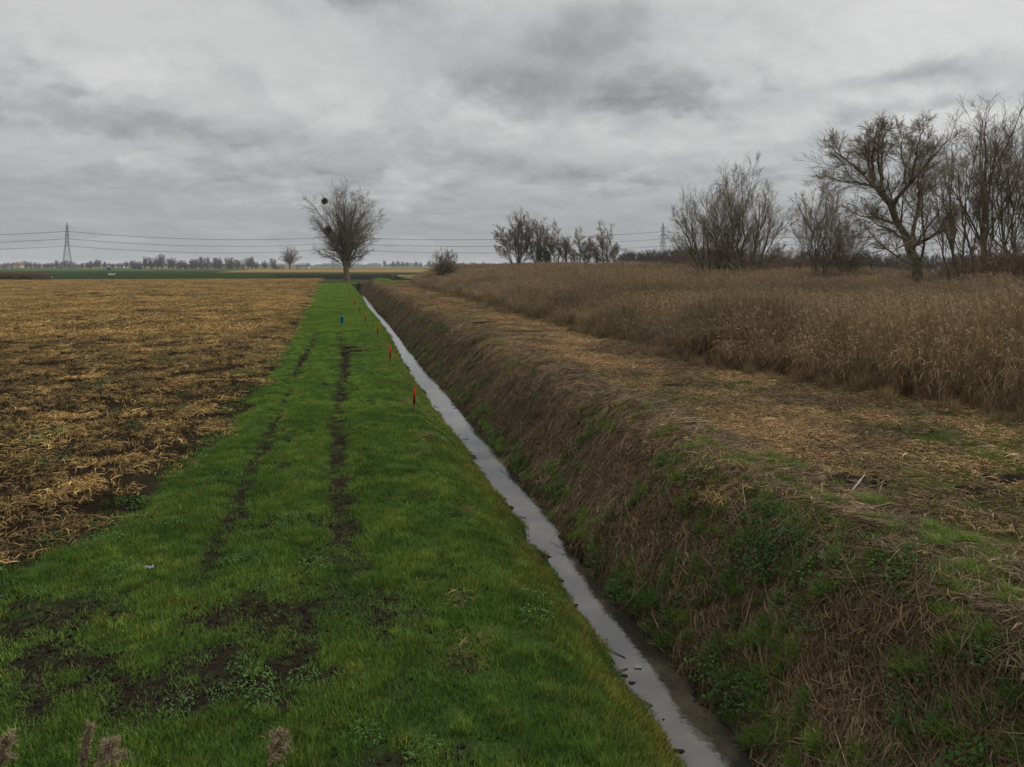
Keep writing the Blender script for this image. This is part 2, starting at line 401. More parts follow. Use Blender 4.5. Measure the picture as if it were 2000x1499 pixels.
# ------------------------------------------------------------------ ground sheet
def ground():
    ug = np.concatenate([-np.geomspace(3500, 14, 60), np.arange(-13.8, -6, .3), np.arange(-6, -3, .16), np.arange(-3, 1.6, .11), np.arange(1.6, 7.6, .085), np.arange(7.6, 15, .18), np.arange(15, 60, 1.0), np.geomspace(60, 3500, 60)])
    vg = np.concatenate([-np.geomspace(400, 4, 20), np.arange(-3.6, 3, .3), np.arange(3, 16, .10), np.arange(16, 30, .17), np.arange(30, 60, .35), np.arange(60, 200, 1.0), np.geomspace(201, 7000, 90)])
    U, Vv = np.meshgrid(ug, vg); X, Y = d2w(U, Vv); Z = zg(X, Y)
    nu, nv = len(ug), len(vg)
    i, j = np.meshgrid(np.arange(nv - 1), np.arange(nu - 1), indexing='ij'); a = i * nu + j
    q = np.stack([a, a + 1, a + nu + 1, a + nu], -1).reshape(-1, 4)
    u, v, x, y = U.ravel(), Vv.ravel(), X.ravel(), Y.ravel()
    n = fbm(u * 1.1, v * 1.1, 90, 4)[:, None]; nl = fbm(u * .25, v * .25, 95, 4)[:, None]
    soil = np.array([.020, .0155, .012]); fieldc = np.array([.034, .026, .017]); grassc = np.array([.032, .055, .014])
    litter = np.array([.050, .042, .024]); mown = np.array([.200, .140, .070]); olive = np.array([.060, .066, .024]); reedc = np.array([.085, .064, .038])
    fe = edge_f(v); md = mud(u, v)[:, None]
    c = np.where((u < fe)[:, None], fieldc * (.22 + .75 * n + .3 * ss(20, 120, v)[:, None]), grassc * (.8 + .4 * n))
    onstrip = (u >= fe)[:, None]
    c = np.where(onstrip, c * (1 - md) + soil * md, c)
    uu = u - ditch_u(v)
    rb = ss(4.15, 4.45, uu)[:, None]; c = c * (1 - rb) + litter * (.5 + n) * rb
    wet = np.exp(-((uu - 4.0) / .42) ** 2)[:, None] * (v < V_END)[:, None]; c = c * (1 - wet) + soil * .9 * wet
    pl = ss(6.3, 7.0, u)[:, None]
    gmix = np.clip(ss(.46, .62, nl) + ss(14, 9, v)[:, None] * .9, 0, 1)
    c = c * (1 - pl) + (mown * (.55 + .9 * n) * (1 - gmix) + olive * (.6 + .8 * n) * gmix) * pl
    rd = ss(-.6, .6, u - reed_u(v))[:, None]; c = c * (1 - rd) + reedc * (.7 + .6 * n) * rd; rm = np.exp(-((u - reed_u(v) - .4) / 1.0) ** 2)[:, None] * .8; c = c * (1 - rm) + olive * rm
    farm = ss(176, 182, v)[:, None] * (1 - ss(18, 24, u))[:, None]
    c = c * (1 - farm) + np.array([.05, .055, .028]) * farm
    moundm = np.exp(-(((u - 8.2) / 2.8) ** 2 + ((v - 150) / 7.5) ** 2))[:, None]
    c = c * (1 - np.clip(moundm * 1.4, 0, 1)) + np.array([.055, .105, .022]) * np.clip(moundm * 1.4, 0, 1)
    col = np.concatenate([np.clip(c, .004, 1), np.ones((len(c), 1))], 1)
    me = mesh_np('ground', np.stack([x, y, Z.ravel()], 1), q, attrs={'albedo': col})
    m, nt, b = new_mat('ground_earth')
    geo = nt.nodes.new('ShaderNodeNewGeometry')
    n1 = noise(nt, geo.outputs['Position'], 14, 8, .65); n2 = noise(nt, geo.outputs['Position'], 1.1, 5, .6)
    f = (n1.step(.2, .8) * .9 + .55) * (n2 * .5 + .75)
    sc = nt.nodes.new('ShaderNodeVectorMath'); sc.operation = 'SCALE'
    nt.links.new(attr(nt, 'albedo').outputs['Color'], sc.inputs[0]); nt.links.new(f.k, sc.inputs['Scale'])
    nt.links.new(sc.outputs[0], b.inputs['Base Color']); b.inputs['Roughness'].default_value = 1; b.inputs['Specular IOR Level'].default_value = 0
    bp = nt.nodes.new('ShaderNodeBump'); bp.inputs['Strength'].default_value = .7; bp.inputs['Distance'].default_value = .05
    nt.links.new(n1.k, bp.inputs['Height']); nt.links.new(bp.outputs[0], b.inputs['Normal'])
    tag(obj('ground', me, m), kind='structure')
ground()

# far fields: thin sheets just above the ground sheet, given by their outlines (pixel column, distance)
def field(name, quad, mat, z, ny=24, nx=40):
    (a, b, c, d) = [np.array(at(*p)) for p in quad]
    s, t = np.meshgrid(np.linspace(0, 1, nx), np.linspace(0, 1, ny))
    P = a * ((1 - s) * (1 - t))[..., None] + b * (s * (1 - t))[..., None] + c * (s * t)[..., None] + d * ((1 - s) * t)[..., None]
    V = np.concatenate([P, np.full(P.shape[:2] + (1,), z)], -1).reshape(-1, 3)
    i, j = np.meshgrid(np.arange(ny - 1), np.arange(nx - 1), indexing='ij'); k = i * nx + j
    tag(obj(name, mesh_np(name, V, np.stack([k, k + 1, k + nx + 1, k + nx], -1).reshape(-1, 4)), mat), kind='structure')
def mat_field(name, c1, c2, c3, sx, sy):
    m, nt, b = new_mat(name); geo = nt.nodes.new('ShaderNodeNewGeometry'); sp = nt.nodes.new('ShaderNodeSeparateXYZ')
    nt.links.new(geo.outputs['Position'], sp.inputs[0]); X, Y = S(nt, sp.outputs[0]), S(nt, sp.outputs[1])
    band = noise(nt, vec(nt, X * sx, Y * sy, 0.0), 1.0, 5, .6); fine = noise(nt, geo.outputs['Position'], .7, 4, .7)
    c = mixc(nt, band.step(.35, .65), c1, c2); c = mixc(nt, fine.step(.45, .75) * .5, c, c3)
    nt.links.new(c, b.inputs['Base Color']); b.inputs['Roughness'].default_value = 1; b.inputs['Specular IOR Level'].default_value = 0
    return m
MF_WHEAT = mat_field('winter_wheat', (.018, .027, .011), (.034, .054, .018), (.03, .045, .018), .004, .035)
MF_WHEAT2 = mat_field('paler_wheat', (.048, .075, .026), (.060, .090, .032), (.075, .085, .04), .004, .02)
MF_PLOUGH = mat_field('ploughed_fen', (.013, .012, .011), (.024, .022, .018), (.02, .032, .012), .006, .06)
MF_TAN = mat_field('tan_stubble', (.19, .115, .042), (.24, .15, .06), (.14, .12, .05), .003, .012)
MF_OLIVE = mat_field('olive_pasture', (.10, .105, .04), (.14, .12, .05), (.09, .11, .04), .003, .012)
field('wheat_field', [(-900, 226), (610, 226), (585, 560), (-900, 560)], MF_WHEAT, .03)
field('far_wheat_field', [(-1200, 562), (572, 562), (560, 860), (-1200, 860)], MF_WHEAT2, .04)
field('ploughed_field', [(560, 228), (860, 190), (860, 300), (520, 318)], MF_PLOUGH, .06)
field('wheat_strip', [(515, 319), (1000, 301), (1000, 420), (540, 425)], MF_WHEAT, .05)
field('tan_field', [(420, 427), (1100, 422), (1100, 760), (500, 760)], MF_TAN, .05)
field('olive_field', [(300, 880), (1500, 765), (1500, 2400), (-500, 2400)], MF_OLIVE, .03)

# ------------------------------------------------------------------ water
def water():
    v = np.concatenate([np.arange(2.5, 60, .25), np.arange(60, V_END + 3, 1.0)])
    c = 4.0 + ditch_u(v); V = []
    for k in (-.75, -.25, .25, .75):
        x, y = d2w(c + k, v); V.append(np.stack([x, y, np.full(len(v), -1.37)], 1))
    n = len(v); i, j = np.meshgrid(np.arange(3), np.arange(n - 1), indexing='ij'); a = i * n + j
    me = mesh_np('water', np.concatenate(V), np.stack([a, a + n, a + n + 1, a + 1], -1).reshape(-1, 4))
    m, nt, b = new_mat('ditch_water'); geo = nt.nodes.new('ShaderNodeNewGeometry')
    n0 = noise(nt, geo.outputs['Position'], .9, 4, .55); n1 = noise(nt, geo.outputs['Position'], 9, 3, .5)
    nt.links.new(mixc(nt, n0.step(.45, .7), (.020, .018, .016), (.075, .064, .048)), b.inputs['Base Color'])
    nt.links.new((n0.step(.55, .75) * .08 + .012).k, b.inputs['Roughness']); b.inputs['IOR'].default_value = 1.85
    bp = nt.nodes.new('ShaderNodeBump'); bp.inputs['Strength'].default_value = .06; bp.inputs['Distance'].default_value = .02
    nt.links.new(n1.k, bp.inputs['Height']); nt.links.new(bp.outputs[0], b.inputs['Normal'])
    tag(obj('water', me, m), kind='structure')
water()

# ------------------------------------------------------------------ scattered ground cover
def proto(name, geo, mat):
    V, q, s = geo
    me = mesh_np(name, V, q, attrs={'shade': s}); me.materials.append(mat)
    return bpy.data.objects.new(name, me)                     # not linked: only instanced
def proto2(name, geos, mats):
    V, q, s, mi, o = [], [], [], [], 0
    for k, g in enumerate(geos): V.append(g[0]); q.append(g[1] + o); s.append(g[2]); mi.append(np.full(len(g[1]), k)); o += len(g[0])
    me = mesh_np(name, np.concatenate(V), np.concatenate(q), attrs={'shade': np.concatenate(s)})
    for m in mats: me.materials.append(m)
    me.polygons.foreach_set('material_index', np.concatenate(mi).astype(np.int32))
    return bpy.data.objects.new(name, me)

def eulers(nrm, heading, tilt=1.0):
    z = nrm * tilt + np.array([0, 0, 1.0]) * (1 - tilt); z /= np.linalg.norm(z, axis=1, keepdims=True)
    h = np.stack([np.cos(heading), np.sin(heading), 0 * heading], 1)
    x = h - z * np.sum(h * z, 1, keepdims=True); x /= np.linalg.norm(x, axis=1, keepdims=True) + 1e-9
    y = np.cross(z, x)
    return np.stack([np.arctan2(y[:, 2], z[:, 2]), -np.arcsin(np.clip(x[:, 2], -1, 1)), np.arctan2(x[:, 1], x[:, 0])], 1)
def normals(x, y, e=.12):
    dx = (zg(x + e, y) - zg(x - e, y)) / (2 * e); dy = (zg(x, y + e) - zg(x, y - e)) / (2 * e)
    n = np.stack([-dx, -dy, np.ones_like(dx)], 1); return n / np.linalg.norm(n, axis=1, keepdims=True)

def scatter(name, P, rot, scl, protos, tint, seed=0):
    n = len(P); r = rngof(seed)
    tint = np.concatenate([np.asarray(tint, float).reshape(n, -1) * np.ones((n, 3)), np.ones((n, 1))], 1)
    scl = np.asarray(scl, float); scl = np.repeat(scl[:, None], 3, 1) if scl.ndim == 1 else scl
    me = mesh_np(name, P, attrs={'rot': rot, 'scl': scl, 'pick': r.integers(0, len(protos), n).astype(float), 'tint': tint})
    o = obj(name, me)
    ng = bpy.data.node_groups.new(name + '_scatter', 'GeometryNodeTree')
    ng.interface.new_socket('Geometry', in_out='INPUT', socket_type='NodeSocketGeometry')
    ng.interface.new_socket('Geometry', in_out='OUTPUT', socket_type='NodeSocketGeometry')
    N, Lk = ng.nodes, ng.links
    gi, go, ip, jn = N.new('NodeGroupInput'), N.new('NodeGroupOutput'), N.new('GeometryNodeInstanceOnPoints'), N.new('GeometryNodeJoinGeometry')
    for p in protos:
        oi = N.new('GeometryNodeObjectInfo'); oi.inputs['Object'].default_value = p; oi.inputs['As Instance'].default_value = True
        Lk.new(oi.outputs['Geometry'], jn.inputs[0])
    def na(k, t):
        a = N.new('GeometryNodeInputNamedAttribute'); a.data_type = t; a.inputs['Name'].default_value = k; return a.outputs['Attribute']
    Lk.new(gi.outputs[0], ip.inputs['Points']); Lk.new(jn.outputs[0], ip.inputs['Instance']); ip.inputs['Pick Instance'].default_value = True
    e2r = N.new('FunctionNodeEulerToRotation'); Lk.new(na('rot', 'FLOAT_VECTOR'), e2r.inputs[0]); Lk.new(e2r.outputs[0], ip.inputs['Rotation'])
    Lk.new(na('scl', 'FLOAT_VECTOR'), ip.inputs['Scale']); Lk.new(na('pick', 'FLOAT'), ip.inputs['Instance Index'])
    Lk.new(ip.outputs[0], go.inputs[0])
    o.modifiers.new('scatter', 'NODES').node_group = ng
    o['kind'] = 'stuff'
    return o

def sample(bands, ulo, uhi, seed, margin=260):
    """random (u,v) in bands [(v0,v1,per m2)], u between ulo(v) and uhi(v), kept where the camera (with a margin) could see them"""
    r = rngof(seed); out = []
    for v0, v1, d in bands:
        vv = np.linspace(v0, v1, 9); lo, hi = float(np.min(ulo(vv))), float(np.max(uhi(vv)))
        lo = max(lo, -.62 * v1 - 3); hi = min(hi, 1.25 * v1 + 6)
        n = int((v1 - v0) * (hi - lo) * d)
        u, v = r.uniform(lo, hi, n), r.uniform(v0, v1, n)
        k = (u > ulo(v)) & (u < uhi(v)); out.append(np.stack([u[k], v[k]], 1))
    uv = np.concatenate(out); x, y = d2w(uv[:, 0], uv[:, 1])
    with np.errstate(all='ignore'):
        px, py = pix(x, y, zg(x, y))
    k = (y > 2.5) & (px > -margin) & (px < 2000 + margin) & (py < 1499 + margin)
    return uv[k, 0], uv[k, 1], x[k], y[k]

def blades(r, n, rad, h, w, lean, curve, k=4, flat=0.0):
    """n upright grass blades round the origin"""
    a = r.uniform(0, 6.283, n); d = rad * np.sqrt(r.uniform(0, 1, n)); b = np.stack([d * np.cos(a), d * np.sin(a), 0 * d - .01], 1)
    az = r.uniform(0, 6.283, n); hd = np.stack([np.cos(az), np.sin(az), 0 * az], 1); sd_ = np.stack([-np.sin(az), np.cos(az), 0 * az], 1)
    L = h * r.uniform(.55, 1.15, n); le = lean * r.uniform(.2, 1.2, n); cu = curve * r.uniform(.3, 1.3, n)
    t = np.linspace(0, 1, k)[None]
    th = le[:, None] + cu[:, None] * t; seg = L[:, None] / (k - 1)
    hx = np.concatenate([np.zeros((n, 1)), np.cumsum(np.sin(th[:, :-1]) * seg, 1)], 1); hz = np.concatenate([np.zeros((n, 1)), np.cumsum(np.cos(th[:, :-1]) * seg, 1)], 1)
    P = b[:, None] + hd[:, None] * hx[..., None] + np.array([0, 0, 1.0]) * hz[..., None]
    W = w * r.uniform(.7, 1.3, n)[:, None] * np.sqrt(np.clip(1 - t, .02, 1))
    return ribbons(P, sd_, W, np.clip(r.normal(.45, .22, n), 0, 1))
def lying(r, n, rad, lmin, lmax, w, spread, k=5, hop=.06, arc=.5, lift=.02):
    """n stems/leaves lying about, roughly along local +X with angular spread"""
    a = r.uniform(0, 6.283, n); d = rad * np.sqrt(r.uniform(0, 1, n))
    az = r.normal(0, spread, n); L = r.uniform(lmin, lmax, n); t = np.linspace(-.5, .5, k)[None]
    bend = r.normal(0, arc, n)
    an = az[:, None] + bend[:, None] * t
    seg = L[:, None] / (k - 1)
    X = np.cumsum(np.cos(an) * seg, 1); Y = np.cumsum(np.sin(an) * seg, 1); X -= X.mean(1, keepdims=True); Y -= Y.mean(1, keepdims=True)
    hz = hop * r.uniform(0, 1, n)[:, None] * (1 - (2 * t) ** 2) + r.normal(0, hop * .5, n)[:, None] * t + r.uniform(0, lift * 2, n)[:, None] + .005
    P = np.stack([X + (d * np.cos(a))[:, None], Y + (d * np.sin(a))[:, None], np.maximum(hz, .002)], -1)
    ro = r.uniform(-1.1, 1.1, n)
    sd_ = np.stack([-np.sin(az) * np.cos(ro), np.cos(az) * np.cos(ro), np.sin(ro)], 1)
    W = w * r.uniform(.5, 1.4, n)[:, None] * np.clip(1.15 - (2 * np.abs(t)) ** 2, .15, 1)
    return ribbons(P, sd_, W, np.clip(r.normal(.5, .24, n), 0, 1))
def leaves(r, n, rad, h, size):
    """small leafy herb: n pointed leaves on unseen short stalks"""
    a = r.uniform(0, 6.283, n); d = rad * np.sqrt(r.uniform(0, 1, n)); az = a + r.normal(0, .8, n)
    z = h * r.uniform(.15, 1, n) * (1 - .5 * (d / rad) ** 2); L = size * r.uniform(.6, 1.4, n); pt = r.uniform(-.4, .5, n)
    t = np.linspace(0, 1, 4)[None]
    hd = np.stack([np.cos(az) * np.cos(pt), np.sin(az) * np.cos(pt), np.sin(pt)], 1); sd_ = np.stack([-np.sin(az), np.cos(az), r.normal(0, .3, n)], 1)
    P = np.stack([d * np.cos(a), d * np.sin(a), z], 1)[:, None] + hd[:, None] * (L[:, None] * t)[..., None] - np.array([0, 0, 1.0]) * (.25 * L[:, None] * t ** 2)[..., None]
    W = L[:, None] * np.array([[.06, .34, .28, .02]])
    return ribbons(P, sd_, W, np.clip(r.normal(.5, .25, n), 0, 1))
def reeds(r, n, rad, h, plume=.7, leafn=6):
    """a clump of dead reed: stems with hanging leaves, and plumes"""
    a = r.uniform(0, 6.283, n); d = rad * np.sqrt(r.uniform(0, 1, n)); b = np.stack([d * np.cos(a), d * np.sin(a), 0 * d], 1)
    az = r.normal(3.3, .9, n); le = np.abs(r.normal(.06, .05, n)); L = h * r.uniform(.7, 1.1, n); k = 5; t = np.linspace(0, 1, k)[None]
    hd = np.stack([np.cos(az), np.sin(az), 0 * az], 1)
    hx = L[:, None] * (np.sin(le)[:, None] * t + .05 * t ** 3); P = b[:, None] + hd[:, None] * hx[..., None] + np.array([0, 0, 1.]) * (L[:, None] * t)[..., None]
    sa = r.uniform(0, 3.14, n); sd_ = np.stack([np.cos(sa), np.sin(sa), 0 * sa], 1)
    sh = np.clip(r.normal(.5, .2, n), 0, 1)
    parts = [ribbons(P, sd_, .0050 * (1.2 - .5 * t) * np.ones((n, 1)), sh)]
    m = n * leafn; pi = np.repeat(np.arange(n), leafn); tt = r.uniform(.2, .95, m)
    base = b[pi] + hd[pi] * (L[pi] * (np.sin(le[pi]) * tt + .05 * tt ** 3))[:, None] + np.array([0, 0, 1.]) * (L[pi] * tt)[:, None]
    la = r.uniform(0, 6.283, m) * .55 + az[pi] * .45; ld = np.stack([np.cos(la), np.sin(la), 0 * la], 1); ll = r.uniform(.18, .42, m)
    t4 = np.linspace(0, 1, 4)[None]; up = r.uniform(-.2, .8, m)[:, None]
    LP = base[:, None] + ld[:, None] * (ll[:, None] * t4 * .8)[..., None] + np.array([0, 0, 1.]) * (ll[:, None] * (up * t4 - 1.1 * t4 ** 2))[..., None]
    parts.append(ribbons(LP, np.stack([-np.sin(la), np.cos(la), 0 * la], 1), .0062 * np.array([[.6, 1, .8, .1]]) * np.ones((m, 1)), np.clip(r.normal(.42, .22, m), 0, 1)))
    g1 = join_geo(parts)
    has = np.where(r.uniform(0, 1, n) < plume)[0]; pl = []
    for i in has:
        pl.append(plume_geo(r, P[i, -1], az[i], r.uniform(.16, .26), 16, .006))
    return g1, (join_geo(pl) if pl else None)
def plume_geo(r, p, az, L, n, w, fluff=.6, droop=.75):
    t0 = r.uniform(0, 1, n); hd = np.array([math.cos(az), math.sin(az), 0])
    sp = p + hd * (L * .55 * t0 ** 1.6)[:, None] + np.array([0, 0, 1.]) * (L * (t0 - droop * t0 ** 2))[:, None]
    a = r.uniform(0, 6.283, n); dd = np.stack([np.cos(a) * .7, np.sin(a) * .7, r.normal(.1, .4, n)], 1) + hd * .9
    ll = L * .45 * (1.1 - .6 * t0) * r.uniform(.6, 1.2, n); t = np.linspace(0, 1, 3)[None]
    P = sp[:, None] + dd[:, None] * (ll[:, None] * t)[..., None] * fluff - np.array([0, 0, 1.]) * (ll[:, None] * .5 * t ** 2)[..., None]
    s = np.stack([-np.sin(a), np.cos(a), r.normal(0, .5, n)], 1)
    return ribbons(P, s, w * np.array([[.7, 1.3, .2]]) * np.ones((n, 1)), np.clip(r.normal(.5, .25, n), 0, 1))
def crumbs(r, n, rad):
    V, q, o = [], [], 0
    for i in range(n):
        a, d, s = r.uniform(0, 6.283), rad * math.sqrt(r.uniform()), .004 + .015 * r.uniform() ** 2.5
        mb = MB().ball((d * math.cos(a), d * math.sin(a), s * .2), s, 6, 4, .55, i, (1.3, 1, .55))
        V.append(mb.v[0]); q.append(mb.q[0] + o); o += len(mb.v[0])
    V = np.concatenate(V); return V, np.concatenate(q), np.zeros(len(V))
R0 = rngof(11)
P_GRASS = [proto('grass_tuft', blades(R0, 62, .13, hh, .0032, .35, .9), M_GRASS) for hh in (.07, .085, .10, .06)]
P_GRASS_FAR = [proto('grass_patch', blades(R0, 110, .42, hh, .008, .4, .8, 3), M_GRASS) for hh in (.055, .065, .08)]
P_TUSS = [proto('grass_tussock', blades(R0, 130, .16, .26, .0038, .45, 1.2, 5), M_GRASS) for _ in range(3)]
P_MAIZE = [proto('maize_litter', lying(R0, 40, .42, .07, .32, .0068, 3.0, 6, .07, 1.5, .025), M_MAIZE) for _ in range(6)]
P_MAIZE_FAR = [proto('maize_litter_wide', lying(R0, 64, .75, .15, .4, .012, 3.0, 4, .10, 1.2, .03), M_MAIZE) for _ in range(4)]
P_STUB = [proto('maize_stub', blades(R0, 9, .10, .16, .011, .25, .5, 3), M_MAIZE) for _ in range(3)]
P_STRAW = [proto('straw_comb', lying(R0, 70, .34, .12, .48, .0036, .45, 4, .035, .3, .022), M_STRAW) for _ in range(6)]
P_STRAWT = [proto('straw_tangle', lying(R0, 64, .34, .08, .34, .0040, 1.4, 4, .035, .5, .018), M_STRAW) for _ in range(6)]
P_LONG = [proto('long_stems', join_geo([lying(R0, 4, .4, .5, 1.1, .0042, .6, 6, .05, .2, .03), lying(R0, 50, .34, .08, .3, .0036, 1.4, 4, .03, .5, .018)]), M_STRAW) for _ in range(3)]
P_CRUMB = [proto('soil_crumbs', crumbs(R0, 40, .30), M_SOIL) for _ in range(4)]
P_SPROUT = [proto('grass_sprout', blades(R0, 22, .10, .075, .0030, .7, 1.0), M_GRASS) for _ in range(3)]
P_CHOP = [proto('chopped_straw', join_geo([lying(R0, 70, .36, .06, .24, .006, 2.5, 3, .03, .4, .015), blades(R0, 30, .36, .09, .004, .5, .3, 3)]), M_STRAW) for _ in range(5)]
P_HERB = [proto('herb_patch', leaves(R0, 130, .24, .15, .030), M_HERB) for _ in range(4)]
P_DEAD = [proto('dead_grass', blades(R0, 90, .24, .75, .0045, .28, .9, 6), M_REED) for _ in range(4)]
def mk_reed(n, rad, h, pl, lf):
    g, p = reeds(R0, n, rad, h, pl, lf)
    return proto2('reed_clump', [g, p], [M_REED, M_PLUME]) if p is not None else proto('reed_clump', g, M_REED)
P_REED = [mk_reed(34, .42, 2.2, .27, 4) for _ in range(6)]
P_REED_BARE = [mk_reed(38, .42, 2.0, .05, 4) for _ in range(4)]

def var_tint(u, v, seed, a, b, s=.35, j=.14):
    n = fbm(u * s, v * s, seed, 4)[:, None]; n = ss(.3, .7, n); r = rngof(seed).normal(1, j, (len(u), 1))
    return (np.array(a) * (1 - n) + np.array(b) * n) * np.clip(r, .6, 1.5)

def cover():
    r = rngof(5)
    wl = lambda v: 3.70 - mg(v, 2.0) + ditch_u(v) - wid(v) * .5
    # --- grass of the verge and left bank
    u, v, x, y = sample([(2, 14, 75), (14, 24, 55), (24, 48, 30)], lambda v: edge_f(v) - .5, wl, 101)
    m = mud(u, v); fe = edge_f(v); k = (r.uniform(0, 1, len(u)) > m * .90) & (r.uniform(0, 1, len(u)) < ss(-.35, .5, u - fe) + .06)
    u, v, x, y, m = u[k], v[k], x[k], y[k], m[k]
    sc = (.65 + .9 * fbm(u * 1.3, v * 1.3, 103, 4)) * (1 - .60 * m) * r.uniform(.8, 1.25, len(u))
    sc = sc * (1 - .35 * ss(15, 30, v)); sc3 = np.stack([.9 + .25 * sc, .9 + .25 * sc, sc], 1)
    tint = var_tint(u, v, 107, (.70, .80, .75), (1.34, 1.18, 1.15), 1.3, .22)
    bank = ss(1.6, 3.2, u)[:, None]; tint = tint * (1 - bank) + tint * np.array([1.16, .80, .85]) * bank; yel = (r.uniform(0, 1, len(u)) < .05 + .03 * bank[:, 0])[:, None]; tint = np.where(yel, tint * np.array([1.9, 1.15, 1.3]), tint)
    tint = tint * (1 + np.array([.26, .36, .10]) * ss(12, 30, v)[:, None])
    scatter('grass', np.stack([x, y, zg(x, y)], 1), eulers(normals(x, y), r.uniform(0, 6.28, len(u)), .6), sc3, P_GRASS, tint, 1)
    u, v, x, y = sample([(4, 30, 9)], lambda v: edge_f(v), wl, 108)
    k = (mud(u, v) < .3) & (fbm(u * 1.6, v * 1.6, 109, 3) + .25 * r.uniform(-1, 1, len(u)) > .55); u, v, x, y = u[k], v[k], x[k], y[k]
    scatter('grass_tufts', np.stack([x, y, zg(x, y)], 1), eulers(normals(x, y), r.uniform(0, 6.28, len(u)), .5), r.uniform(.28, .60, len(u)), P_TUSS, var_tint(u, v, 110, (.85, .9, .85), (1.45, 1.2, 1.1), 1.5, .2), 15)
    u, v, x, y = sample([(5, 30, 1.6)], edge_f, lambda v: v * 0 + 3.3, 98)
    k = fbm(u * 1.0, v * 1.0, 99, 3) + .22 * np.exp(-((u - edge_f(v) - .4) / .6) ** 2) > .58; u, v, x, y = u[k], v[k], x[k], y[k]
    scatter('turf_weeds', np.stack([x, y, zg(x, y)], 1), eulers(normals(x, y), r.uniform(0, 6.28, len(u)), .7), r.uniform(.5, 1.0, len(u)), P_HERB, var_tint(u, v, 97, (1.2, 1.2, 1.3), (2.0, 1.6, 1.9)), 17)
    u, v, x, y = sample([(5, 50, 3.0)], lambda v: v * 0 + 1.2, wl, 105)
    k = fbm(u * 1.2, v * .8, 106, 4) + .12 * np.exp(-((u - 2.2) / .4) ** 2) > .58; u, v, x, y = u[k], v[k], x[k], y[k]
    scatter('verge_straw', np.stack([x, y, zg(x, y) + .03], 1), eulers(normals(x, y), r.uniform(0, 6.28, len(u))), r.uniform(.35, .8, len(u)), P_STRAWT[:3], var_tint(u, v, 104, (.6, .56, .46), (.95, .88, .72)), 16)
    u, v, x, y = sample([(47, 75, 14), (75, 110, 9), (110, 176, 5)], edge_f, wl, 111)
    m = mud(u, v); k = r.uniform(0, 1, len(u)) > m * .95; u, v, x, y = u[k], v[k], x[k], y[k]
    tint = var_tint(u, v, 117, (1.0, 1.0, .85), (1.5, 1.32, 1.1), .5) * (1 + .22 * ss(14, 40, v)[:, None] + .25 * ss(60, 150, v)[:, None])
    scatter('verge_grass', np.stack([x, y, zg(x, y)], 1), eulers(normals(x, y), r.uniform(0, 6.28, len(u)), .6), r.uniform(.8, 1.3, len(u)), P_GRASS_FAR, tint, 2)
    # --- crumbs of black earth and sprouts on the bare patches, on the stubble field and at the water's edge
    u, v, x, y = sample([(5, 14, 26), (14, 30, 10)], lambda v: v * 0 - 30, lambda v: v * 0 + 4.9, 119)
    uu = u - ditch_u(v); fl = u < edge_f(v)
    k = (r.uniform(0, 1, len(u)) < np.maximum(np.where(fl, .45, mud(u, v)), .8 * np.exp(-((uu - 3.52) / .12) ** 2) + .8 * np.exp(-((uu - 4.42) / .12) ** 2))); u, v, x, y, uu = u[k], v[k], x[k], y[k], uu[k]
    scatter('soil_crumbs', np.stack([x, y, zg(x, y)], 1), eulers(normals(x, y), r.uniform(0, 6.28, len(u))), r.uniform(.6, 1.5, len(u)), P_CRUMB, np.ones((len(u), 3)), 13)
    u, v, x, y = sample([(5, 14, 60), (14, 30, 30)], lambda v: edge_f(v) - .3, lambda v: v * 0 + 3, 120)
    m = mud(u, v); k = (m > .25) & (r.uniform(0, 1, len(u)) < .22 + .9 * ss(.42, .62, fbm(u * 3.3, v * 3.3, 122, 3))); u, v, x, y = u[k], v[k], x[k], y[k]
    scatter('grass_sprouts', np.stack([x, y, zg(x, y)], 1), eulers(normals(x, y), r.uniform(0, 6.28, len(u)), .6), r.uniform(.5, 1.2, len(u)), P_SPROUT, var_tint(u, v, 124, (.9, .9, .9), (1.2, 1.1, 1.1)), 14)
    # --- maize litter on the stubble field
    u, v, x, y = sample([(9, 22, 9), (22, 48, 5.5)], lambda v: v * 0 - 80, lambda v: edge_f(v) + .1, 121)
    dn = fbm(u * .8, v * .8, 123, 4); k = (.30 + .42 * dn + .22 * r.uniform(-1, 1, len(u)) + .25 * ss(15, 40, v) + .09 * np.cos(u * 8.4) + .09 - .13 * ss(1.8, .3, edge_f(v) - u)) > .44 ; u, v, x, y = u[k], v[k], x[k], y[k]
    n = normals(x, y); tint = var_tint(u, v, 127, (.72, .66, .56), (1.60, 1.42, 1.14), 1.1, .28)
    scatter('maize_stubble', np.stack([x, y, zg(x, y) + .01], 1), eulers(n, r.uniform(0, 6.28, len(u)), .7), r.uniform(.7, 1.25, len(u)), P_MAIZE + P_STUB[:2], tint, 3)
    u, v, x, y = sample([(46, 100, 1.8), (100, 232, 1.0)], lambda v: v * 0 - 160, edge_f, 131)
    k = r.uniform(0, 1, len(u)) < (.76 + .24 * np.cos(u * 3.1 + .5 * np.sin(v * .05))) * (1 - .6 * ss(2.0, .4, edge_f(v) - u)); u, v, x, y = u[k], v[k], x[k], y[k]
    tint = var_tint(u, v, 137, (1.05, .94, .74), (1.60, 1.42, 1.08), .25, .25)
    scatter('far_maize_stubble', np.stack([x, y, zg(x, y) + .01], 1), eulers(normals(x, y), r.uniform(0, 6.28, len(u)), .7), r.uniform(.8, 1.3, len(u)), P_MAIZE_FAR, tint, 4)
    # green weeds between the litter and along the field edge
    u, v, x, y = sample([(9, 40, 2.2)], lambda v: v * 0 - 40, lambda v: edge_f(v) + .4, 141)
